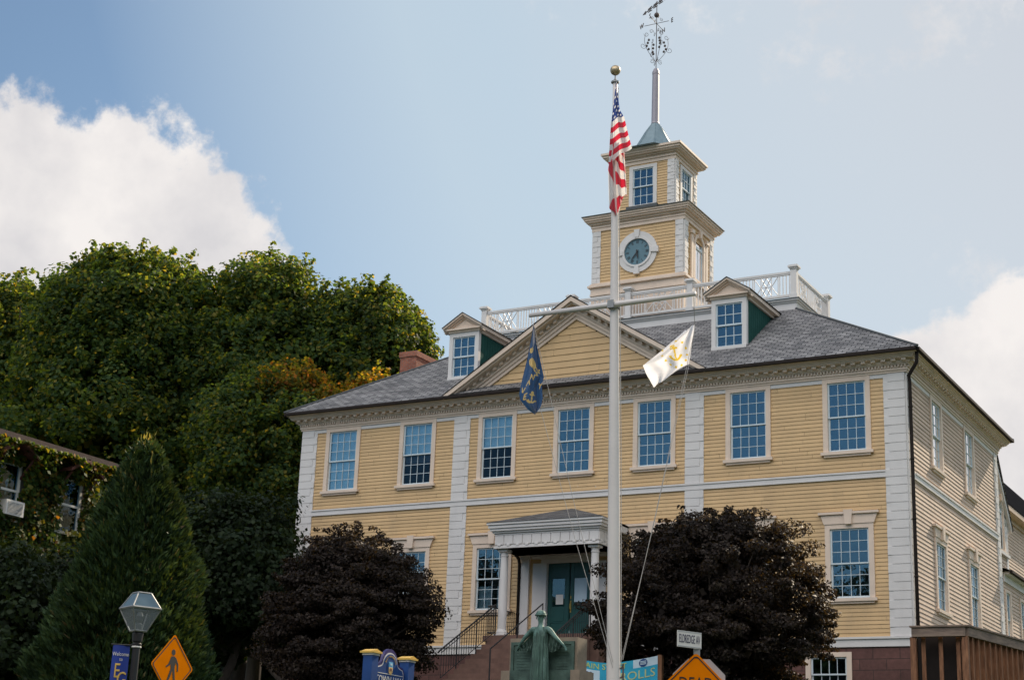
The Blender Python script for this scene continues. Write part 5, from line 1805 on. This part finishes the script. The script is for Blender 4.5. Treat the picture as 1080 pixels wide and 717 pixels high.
def statue():
    cx, cy = 7.42, MY - .26
    foot = mg + .18
    bm = bmesh.new()
    J = {}
    rad = {}

    def V(k, x, y, z, r): x = x if abs(x) < .2 else math.copysign(.2 + (abs(x) - .2) * .72, x); J[k] = bm.verts.new((cx + x, cy + y, z)); rad[k] = r * .88
    T = -1.60                               # shoulder height
    V('pel', 0, 0, T - .52, .15); V('belly', 0, 0, T - .34, .125); V('chest', 0, -.01, T - .12, .15); V('neck', 0, -.01, T + .03, .055)
    V('neck2', 0, -.02, T + .09, .052); V('head', 0, -.03, T + .17, .085); V('crown', 0, -.02, T + .25, .075)
    for s, n in ((-1, 'l'), (1, 'r')):
        V(n + 'sh', s * .17, 0, T - .04, .075); V(n + 'el', s * .38, -.03, T - .20, .050); V(n + 'wr', s * .56, .02, T - .33, .032); V(n + 'pa', s * .61, .05, T - .37, .034)
        for q in range(4): V(f'{n}f{q}', s * (.66 + .012 * (q in (1, 2))), .03 + .022 * q, T - .42 - .004 * q, .010); V(f'{n}g{q}', s * (.68 + .012 * (q in (1, 2))), .02 + .022 * q, T - .47 + .005 * q, .009)
        V(n + 't', s * .60, .10, T - .41, .010); V(n + 't2', s * .61, .11, T - .45, .009)
        V(n + 'hip', s * .09, 0, T - .62, .11); V(n + 'kn', s * .09, -.04, T - .98, .075); V(n + 'an', s * .09, 0, foot + .09, .045); V(n + 'to', s * .11, -.15, foot + .045, .04)
    E_ = [('pel', 'belly'), ('belly', 'chest'), ('chest', 'neck'), ('neck', 'neck2'), ('neck2', 'head'), ('head', 'crown')]
    for n in 'lr':
        E_ += [('chest', n + 'sh'), (n + 'sh', n + 'el'), (n + 'el', n + 'wr'), (n + 'wr', n + 'pa'), (n + 'pa', n + 't'), (n + 't', n + 't2'), ('pel', n + 'hip'), (n + 'hip', n + 'kn'), (n + 'kn', n + 'an'), (n + 'an', n + 'to')]
        for q in range(4): E_ += [(n + 'pa', f'{n}f{q}'), (f'{n}f{q}', f'{n}g{q}')]
    for a, b in E_: bm.edges.new((J[a], J[b]))
    bm.verts.index_update()
    me = bpy.data.meshes.new('figure'); order = list(J); bm.to_mesh(me)
    o = bpy.data.objects.new('figure', me); COL.objects.link(o)
    sk = o.modifiers.new('s', 'SKIN'); 
    idx = {k: J[k].index for k in order}
    bm.free()
    for k in order:
        d = me.skin_vertices[0].data[idx[k]]; d.radius = (rad[k], rad[k] * (.8 if k in ('chest', 'belly', 'pel') else 1)); d.use_root = (k == 'pel')
    ss = o.modifiers.new('u', 'SUBSURF'); ss.levels = 2
    dg = bpy.context.evaluated_depsgraph_get()
    m2 = bpy.data.meshes.new_from_object(o.evaluated_get(dg)); bpy.data.objects.remove(o)
    m2.name = 'figure'; m2.materials.clear(); m2.materials.append(BRONZE)
    m2.polygons.foreach_set('use_smooth', [True] * len(m2.polygons))
    fg = bpy.data.objects.new('figure', m2); COL.objects.link(fg); fg.parent = wm
    # face
    mb = MB(); hz_ = T + .17
    mb.prism(lambda a, b, z: (cx + a, cy - .11 - b, z), [(-.012, hz_ - .02), (.012, hz_ - .02), (.004, hz_ + .03), (-.004, hz_ + .03)], -.01, .018)
    for s in (-1, 1): mb.lathe((cx + s * .030, cy - .108, hz_ + .025), [(.002, -.009), (.011, 0), (.002, .009)], 8); mb.lathe((cx + s * .088, cy - .03, hz_ + .0), [(.004, -.025), (.014, 0), (.004, .025)], 8)
    mb.box(lambda a, b, z: (cx + a, cy - .108 - b, z), -.022, .022, 0, .008, hz_ - .05, hz_ - .042)
    mb.build('face', BRONZE, fg)
    mb = MB()   # laurel-bound hair
    mb.lathe((cx, cy - .015, T + .17), [(.088, .02), (.100, .05), (.098, .09), (.075, .13), (.03, .15)], 14)
    mb.tube([(cx + .10 * math.cos(a), cy - .02 + .105 * math.sin(a), T + .225) for a in np.linspace(0, 6.28, 20)], .018, 6)
    mb.build('hair', BRONZE, fg)
    # fluted gown falling from the chest to the feet
    mb = MB(); n = 64; prof = [(T + .0, .09, .06), (T - .06, .14, .09), (T - .16, .15, .105), (T - .32, .135, .11), (T - .45, .15, .13), (T - .8, .165, .15), (T - 1.2, .18, .17), (foot + .04, .20, .19)]
    ringp = []
    for k, (z, rx, ry) in enumerate(prof):
        amp = .02 + .10 * min(1, max(0, k - 1) / 3)
        ringp.append([(cx + rx * math.cos(a) * (1 + amp * math.sin(a * 13)), cy + ry * math.sin(a) * (1 + amp * math.sin(a * 13)), z) for a in [2 * math.pi * i / n for i in range(n)]])
    for k in range(len(prof) - 1):
        for i in range(n): mb.face([ringp[k][i], ringp[k][(i + 1) % n], ringp[k + 1][(i + 1) % n], ringp[k + 1][i]])
    g = mb.build('gown', BRONZEG, fg, recalc=True)
    # cloak hung from the arms in hanging folds
    for s in (-1, 1):
        mb = MB()
        NI, NJ = 18, 12
        P = {}
        for i in range(NI + 1):
            t = i / NI
            x = .08 + .40 * t; ztop = T - .02 - .36 * t ** 1.15
            drop = .40 * math.sin(math.pi * min(1, (1 - t) * .62 + .02)) * (1 - t) ** .35 + .03
            for j in range(NJ + 1):
                v = j / NJ
                P[i, j] = (cx + s * x, cy + .05 + .035 * math.sin(i * 1.9 + v * 4) * v, ztop - drop * v)
        for i in range(NI):
            for j in range(NJ): mb.face([P[i, j], P[i + 1, j], P[i + 1, j + 1], P[i, j + 1]])
        mb.build('cloak', BRONZED, fg, recalc=False)
    return fg


statue()
fix(wm)

# ------------------------------------------------------------------ street banner behind the memorial
by = -11.2; bg_ = gz(by)
sb = tag(empty('street_banner', (6.8, by, bg_)), 'blue cloth banner with large lettering stretched between wooden posts beside the flagpole', 'banner')
BFr = lambda a, b, z: (a, by + .45 * (a - 6.1) / 1.65 - b, z)
for a in (5.95, 7.80):
    mb = MB(); mb.box(BFr, a - .045, a + .045, -.05, .05, bg_ - .2, -1.62 if a > 7 else -1.72); mb.build('post', WOOD, sb)


def bsurf(u, v, w=0):
    """u 0..1.76 , v 0..-.8 from top"""
    a = 6.0 + u; sag = -.16 * math.sin(math.pi * u / 1.76) * (1 - u / 4)
    return BFr(a, .06 + w + .03 * math.sin(u * 7), -1.72 + .08 * u / 1.76 + sag + v)


mb = MB(); N_ = 24
for i in range(N_):
    u0, u1 = 1.76 * i / N_, 1.76 * (i + 1) / N_
    for v0, v1 in ((0, -.18), (-.18, -.75)):
        m = (PALE if (v0 < 0 and u1 < .58) or (v0 == 0 and u0 > 1.20) else CYAN)
        mb.face([bsurf(u0, v0), bsurf(u1, v0), bsurf(u1, v1), bsurf(u0, v1)], m)
        mb.face([bsurf(u0, v0, -.006), bsurf(u1, v0, -.006), bsurf(u1, v1, -.006), bsurf(u0, v1, -.006)], m)
mb.build('cloth', CYAN, sb, recalc=False)
text_mesh('MAIN STREET', .17, lambda u, v, w: bsurf(.60 + u, -.10 + v, .004 + w), mat('banner_yellow', (.55, .60, .12), .6), sb, 'lettering', .004)
text_mesh('STROLLS', .26, lambda u, v, w: bsurf(1.20 + u, -.34 + v, .004 + w), mat('banner_gold', (.50, .55, .25), .6), sb, 'lettering', .004)
text_mesh('28', .14, lambda u, v, w: bsurf(.30 + u, -.28 + v, .004 + w), NAVY, sb, 'lettering', .004)
mb = MB()
mb.prism(lambda a, b, z: bsurf(1.45 + a, -.09 + z, b), [(.085 * math.cos(i * .314), .085 * math.sin(i * .314)) for i in range(20)], .004, .010, NAVY)
for z in (-.03, 0, .03): mb.box(lambda a, b, z: bsurf(1.45 + a, -.09 + z, b), -.06, .06, .010, .013, z - .008, z + .008, PALE)
mb.build('round_logo', NAVY, sb)
fix(sb)

# ------------------------------------------------------------------ town hall sign
SX = 5.0; sg = gz(-17.3)
ts = tag(empty('town_hall_sign', (SX, -17.3, sg)), 'blue arched sign reading TOWN HALL between blue posts with gold caps', 'sign')
SFm = lambda a, b, z: (SX + b, a, z)
for a in (-17.94, -16.66):
    mb = MB(); mb.box(SFm, a - .105, a + .105, -.105, .105, sg - .3, -2.36, NAVY)
    mb.box(SFm, a - .12, a + .12, -.12, .12, -2.36, -2.32, SWHITE)
    p_ = mb.build('post', NAVY, ts)
    mb = MB(); mb.box(SFm, a - .155, a + .155, -.155, .155, -2.32, -2.285, SGOLD); mb.prism(SFm, [(a - .14, -2.285), (a + .14, -2.285), (a, -2.24)], -.14, .14, SGOLD)
    mb.build('cap', SGOLD, p_)
sc_ = -17.30
shape = [(-.52, -3.3), (.52, -3.3), (.52, -2.58), (.47, -2.50), (.36, -2.47), (.30, -2.44)] + [(.27 * math.cos(a), -2.44 + .27 * math.sin(a)) for a in np.linspace(.15, math.pi - .15, 13)] + [(-.30, -2.44), (-.36, -2.47), (-.47, -2.50), (-.52, -2.58)]
mb = MB(); mb.prism(SFm, [(sc_ + a, z) for a, z in shape], -.04, .02); mb.build('board', mat('sign_violet', (.04, .03, .14), .4, .1), ts)
mb = MB(); mb.prism(SFm, [(sc_ + a * .93, -2.90 + (z + 2.90) * .90) for a, z in shape], .02, .030); mb.build('border', SWHITE, ts)
mb = MB(); mb.prism(SFm, [(sc_ + a * .895, -2.90 + (z + 2.90) * .865) for a, z in shape], .03, .036); mb.build('panel', NAVY, ts)
mb = MB()
mb.box(SFm, sc_ - .44, sc_ + .44, .036, .042, -2.66, -2.648, SWHITE); mb.box(SFm, sc_ - .44, sc_ + .44, .036, .042, -2.90, -2.888, SWHITE)
mb.build('rule', SWHITE, ts)
t3 = lambda z0: (lambda u, v, w: (SX + .040 + w, sc_ + u, z0 + v))
text_mesh('TOWN HALL', .20, t3(-2.775), SWHITE, ts, 'lettering', .006, sx=.86)
text_mesh('125 MAIN ST', .13, t3(-3.0), SWHITE, ts, 'lettering', .006) if False else None
for i, ch in enumerate('EAST GREENWICH'):
    a = math.radians(158 - i * (136 / 13)); r_ = .185
    text_mesh(ch, .048, lambda u, v, w, a=a: (SX + .040 + w, sc_ + (r_ + v) * math.cos(a) + u * math.sin(a), -2.50 + (r_ + v) * math.sin(a) - u * math.cos(a)), SGOLD, ts, 'lettering', .004) if ch != ' ' else None
mb = MB()
mb.prism(SFm, [(sc_ - .065, -2.42), (sc_ + .065, -2.42), (sc_ + .065, -2.52), (sc_ - .065, -2.52)], .036, .05, mat('crest_blue', (.15, .45, .70), .5))
mb.prism(SFm, [(sc_ - .065, -2.52), (sc_ + .065, -2.52), (sc_ + .055, -2.62), (sc_, -2.67), (sc_ - .055, -2.62)], .036, .05, mat('crest_gold', (.75, .50, .20), .5))
mb.box(SFm, sc_ - .03, sc_ + .03, .05, .056, -2.59, -2.54, REDBR); mb.box(SFm, sc_ - .03, sc_ + .03, .05, .056, -2.485, -2.45, PALE)
mb.build('crest', SWHITE, ts)
fix(ts)

# ------------------------------------------------------------------ street lamp and its banner
lx, ly = 5.74, -25.25; lg = gz(ly)
sl_ = tag(empty('street_lamp', (lx, ly, lg)), 'black post lamp with four-sided tapering glass lantern, lower left', 'street lamp')
mb = MB()
mb.lathe((lx, ly, 0), [(.16, lg - .1), (.16, lg + .3), (.10, lg + .4), (.065, lg + .6), (.055, -3.02), (.072, -3.01), (.075, -2.99), (.055, -2.97), (.075, -2.95), (.085, -2.84), (.07, -2.80)], 16)
mb.build('post', BLACK, sl_)
mb = MB(); mb.lathe((lx, ly, 0), [(.066, -3.045), (.072, -3.04), (.072, -3.025), (.066, -3.02)], 16); mb.build('collar', SWHITE, sl_)
R4 = math.radians(22)


def q4(r, z, k, a=R4): return (lx + r * math.cos(a + k * math.pi / 2), ly + r * math.sin(a + k * math.pi / 2), z)


zl0, zl1, zl2 = -2.80, -2.47, -2.24
r0_, r1_, r2_ = .13, .32, .145
mb = MB(); mb2 = MB(); mb3 = MB()
for k in range(4):
    mb.tube([q4(r0_, zl0, k), q4(r1_, zl1, k)], .011, 5); mb.tube([q4(r1_, zl1, k), q4(r2_, zl2, k)], .011, 5)
    for r_, z in ((r0_, zl0), (r1_, zl1), (r2_, zl2)): mb.tube([q4(r_, z, k), q4(r_, z, k + 1)], .014 if z != zl1 else .019, 5)
    mb2.face([q4(r0_, zl0, k), q4(r0_, zl0, k + 1), q4(r1_, zl1, k + 1), q4(r1_, zl1, k)])
    mb3.face([q4(r1_, zl1, k), q4(r1_, zl1, k + 1), q4(r2_, zl2, k + 1), q4(r2_, zl2, k)])
mb3.face([q4(r2_, zl2, k) for k in range(4)]); mb.face([q4(r0_ * 1.05, zl0 - .006, k) for k in range(4)])
mb.tube([q4(r2_, zl2, 0), q4(r2_, zl2, 2)], .007, 5)
mb.build('lantern_frame', GALV, sl_)


def frosted(name, col, f):
    m = bpy.data.materials.new(name); m.use_nodes = True; b = NB(m)
    t = b.n('ShaderNodeBsdfTransparent'); t.inputs[0].default_value = (.8, .85, .9, 1)
    p = b.n('ShaderNodeBsdfPrincipled'); b.put(p.inputs['Base Color'], b.mix(b.noise(9, 4), c4(tuple(x * .75 for x in col)), c4(col))); p.inputs['Roughness'].default_value = .18
    ms = b.n('ShaderNodeMixShader'); ms.inputs[0].default_value = f; b.l(t.outputs[0], ms.inputs[1]); b.l(p.outputs[0], ms.inputs[2]); b.l(ms.outputs[0], b.out.inputs[0])
    return m


mb2.build('lantern_glass', frosted('lantern_pane', (.30, .33, .35), .50), sl_, recalc=False)
mb3.build('lantern_top', frosted('lantern_top_pane', (.20, .30, .37), .65), sl_, recalc=False)
mb = MB(); mb.lathe((lx, ly, 0), [(.05, -2.80), (.055, -2.70), (.03, -2.68), (.05, -2.64), (.055, -2.58), (.03, -2.52)], 10); mb.build('lamp_fitting', GALV, sl_)
fix(sl_)
lb = tag(empty('lamp_banner', (lx - .2, ly - .1, -3.0)), 'small dark blue pennant reading Welcome to hanging on the lamp post', 'banner')
bd = Vector((.80, .60, 0)).normalized(); bn = Vector((.60, -.80, 0)).normalized()
lo = Vector((lx, ly, 0)) - bd * .09


def lbp(u, v, w=0): q = lo + bd * (u * .72 - .25) + bn * (w + .02 * math.sin(u * 14)); return (q.x, q.y, -3.02 + v)


mb = MB()
for i in range(8):
    for w in (0, -.006):
        u0, u1 = .34 * i / 8, .34 * (i + 1) / 8; tl = .05 * 1
        mb.face([lbp(u0, 0, w), lbp(u1, 0, w), lbp(u1, -.95, w), lbp(u0 + .0, -.95, w)])
mb.build('cloth', mat('pennant_blue', (.008, .035, .26), .6, .1), lb, recalc=False)
q0 = lo + bd * .1; q1 = lo - bd * .28
for z in (-3.01, -3.98):
    mb = MB(); mb.tube([(q0.x, q0.y, z), (q1.x, q1.y, z)], .012, 6); mb.build('rod', BLACK, lb)
text_mesh('Welcome', .082, lambda u, v, w: lbp(.17 + u, -.13 + v, .006 + w), SWHITE, lb, 'lettering', .004)
text_mesh('to', .075, lambda u, v, w: lbp(.19 + u, -.205 + v, .006 + w), SWHITE, lb, 'lettering', .004)
for ch, x, z in (('E', .13, -.38), ('G', .235, -.50)):
    text_mesh(ch, .30, lambda u, v, w, x=x, z=z: lbp(x + u * .9, z + v, .006 + w), SGOLD, lb, 'lettering', .006)
fix(lb)

# ------------------------------------------------------------------ pedestrian crossing sign
px_, py_ = 4.0, -22.40; pg = gz(py_); pzc = -2.47 - .539
pd = tag(empty('pedestrian_sign', (px_, py_, pg)), 'orange diamond sign with black walking figure, right of the lamp', 'road sign')
PFm = lambda a, b, z: (px_ + b, py_ + a, pzc + z)


def rdia(h, r=.05):
    pts = []
    for k in range(4):
        a = math.pi / 2 * k; c, s = math.cos(a), math.sin(a)
        for da in (-.5, 0, .5):
            ca, sa = math.cos(a + da), math.sin(a + da)
            pts.append(((h - r * 1.3) * c + r * ca, (h - r * 1.3) * s + r * sa))
    return pts


mb = MB(); mb.prism(PFm, rdia(.539), -.004, 0, ORANGE); mb.build('panel', ORANGE, pd)
mb = MB(); o1, o2 = rdia(.505), rdia(.480)
for i in range(12): mb.prism(PFm, [o1[i], o1[(i + 1) % 12], o2[(i + 1) % 12], o2[i]], .001, .003)
mb.prism(PFm, [(.0 + .048 * math.cos(a), .235 + .052 * math.sin(a)) for a in np.linspace(0, 6.28, 14)][:-1], .001, .003)
mb.prism(PFm, [(-.045, .165), (.035, .175), (.075, .14), (.06, -.03), (-.035, -.03), (-.06, .06)], .001, .003)      # torso
mb.prism(PFm, [(.035, .172), (.075, .15), (.15, .05), (.155, -.07), (.125, -.07), (.115, .03), (.04, .10)], .001, .0032)   # rear arm
mb.prism(PFm, [(-.045, .165), (-.02, .11), (-.07, .015), (-.15, -.03), (-.165, -.005), (-.10, .04)], .001, .0032)      # front arm
mb.prism(PFm, [(-.035, -.03), (.015, -.03), (-.03, -.17), (-.12, -.33), (-.165, -.33), (-.085, -.17)], .001, .0032)
mb.prism(PFm, [(.0, -.03), (.06, -.03), (.085, -.17), (.13, -.33), (.085, -.33), (.035, -.17)], .001, .0034)
mb.build('pictogram', SBLACK, pd)
mb = MB(); mb.box(PFm, -.03, .03, -.05, -.006, pg - pzc - .2, .35); mb.build('post', GALV, pd)
fix(pd)

# ------------------------------------------------------------------ dead-end sign with street name plate
dx_, dy_ = 14.93, -25.8; dg_ = gz(dy_); dzc = -3.32 - .539
de = tag(empty('dead_end_sign', (dx_, dy_, dg_)), 'orange diamond DEAD END sign with small white street name plate above', 'road sign')
dd_ = Vector((.86, .51, 0)).normalized(); dn = Vector((.51, -.86, 0)).normalized()
DFm = lambda a, b, z: (dx_ + dd_.x * a + dn.x * b, dy_ + dd_.y * a + dn.y * b, dzc + z)
mb = MB(); mb.prism(DFm, rdia(.539), -.004, 0); mb.build('panel', ORANGE, de)
mb = MB(); o1, o2 = rdia(.510), rdia(.490)
for i in range(12): mb.prism(DFm, [o1[i], o1[(i + 1) % 12], o2[(i + 1) % 12], o2[i]], .001, .003)
mb.build('border', SBLACK, de)
D3 = lambda z0: (lambda u, v, w: DFm(u, .001 + w, z0 + v))
text_mesh('DEAD', .20, D3(.175), SBLACK, de, 'lettering', .003, sx=.78); text_mesh('END', .20, D3(-.02), SBLACK, de, 'lettering', .003, sx=.9)
mb = MB(); mb.box(DFm, -.02, .05, -.08, -.02, dg_ - dzc - .2, .60 + .14); mb.build('post', GALV, de)
# octagonal plate on the same post, seen from behind
od = Vector((.92, .39, 0)).normalized(); on = Vector((.39, -.92, 0))
OFm = lambda a, b, z: (dx_ + od.x * a + on.x * b + .03, dy_ + od.y * a + on.y * b + .02, dzc + .17 + z)
mb = MB(); mb.prism(OFm, [(.335 * math.cos(math.pi / 8 + k * math.pi / 4), .335 * math.sin(math.pi / 8 + k * math.pi / 4)) for k in range(8)], -.13, -.126); mb.build('rear_plate', ALU, de)
nd = Vector((.45, .89, 0)).normalized(); nn = Vector((.89, -.45, 0)).normalized()
NFm = lambda a, b, z: (dx_ + .04 + nd.x * a + nn.x * b, dy_ + .06 + nd.y * a + nn.y * b, dzc + .68 + z)
mb = MB(); mb.box(NFm, -.37, .0, -.004, .004, -.095, .095, SWHITE); mb.build('name_plate', SWHITE, de)
mb = MB()
for z in (-.088, .080): mb.box(NFm, -.365, -.005, .005, .007, z, z + .008, ALU)
mb.build('plate_edge', ALU, de)
text_mesh('ELDREDGE AV', .082, lambda u, v, w: NFm(-.185 + u, .005 + w, v * 1.7), mat('plate_ink', (.05, .05, .10), .5), de, 'lettering', .003, sx=.62)
fix(de)

# ------------------------------------------------------------------ timber fence enclosure at right
we = tag(empty('timber_enclosure', (12.6, -3, -1.75)), 'weathered brown timber enclosure with thick top rail beside the right corner', 'fence')
P0, P1, P2 = Vector((11.32, -3.02, 0)), Vector((12.62, -3.0, 0)), Vector((13.75, 3.1, 0))
gt = -.13


def run(A, B, nm):
    L_ = (B - A).length; u = (B - A) / L_; n = Vector((u.y, -u.x, 0))
    F = lambda a, b, z: (A.x + u.x * a + n.x * b, A.y + u.y * a + n.y * b, z)
    mb = MB(); mb.box(F, -.02, L_ + .02, -.10, .10, gt - .27, gt - .04); mb.box(F, -.06, L_ + .06, -.14, .14, gt - .04, gt)
    mb.build('top_rail', WOODD, we)
    mb = MB()
    nb = int(L_ / .34)
    for i in range(nb):
        a = (i + .5) * L_ / nb
        if nm == 'front':
            mb.box(F, a - .05, a + .05, -.16, -.12, -1.9, gt - .27); continue
        mb.box(F, a - .08, a + .08, -.06, -.02, -1.9, gt - .27)
        mb.box(F, a + .08, a + .12, -.06, .07, -1.9, gt - .27)
    mb.build('boards', WOOD, we)
    if nm == 'side':
        mb = MB(); mb.box(F, 0, L_, -.12, -.07, -1.9, gt - .272); mb.build('backing', WOOD, we)
    else:
        mb = MB(); mb.box(F, 0, L_, -.50, -.46, -1.9, gt - .05); mb.build('backing', GUT, we)  # near-black sheet standing in for the shade inside the enclosure


run(P0, P1, 'front'); run(P1, P2, 'side')
for p in (P0, P1, P2):
    mb = MB(); mb.box(ID, p.x - .07, p.x + .07, p.y - .07, p.y + .07, -1.95, gt - .275); mb.build('post', WOOD, we)
fix(we)
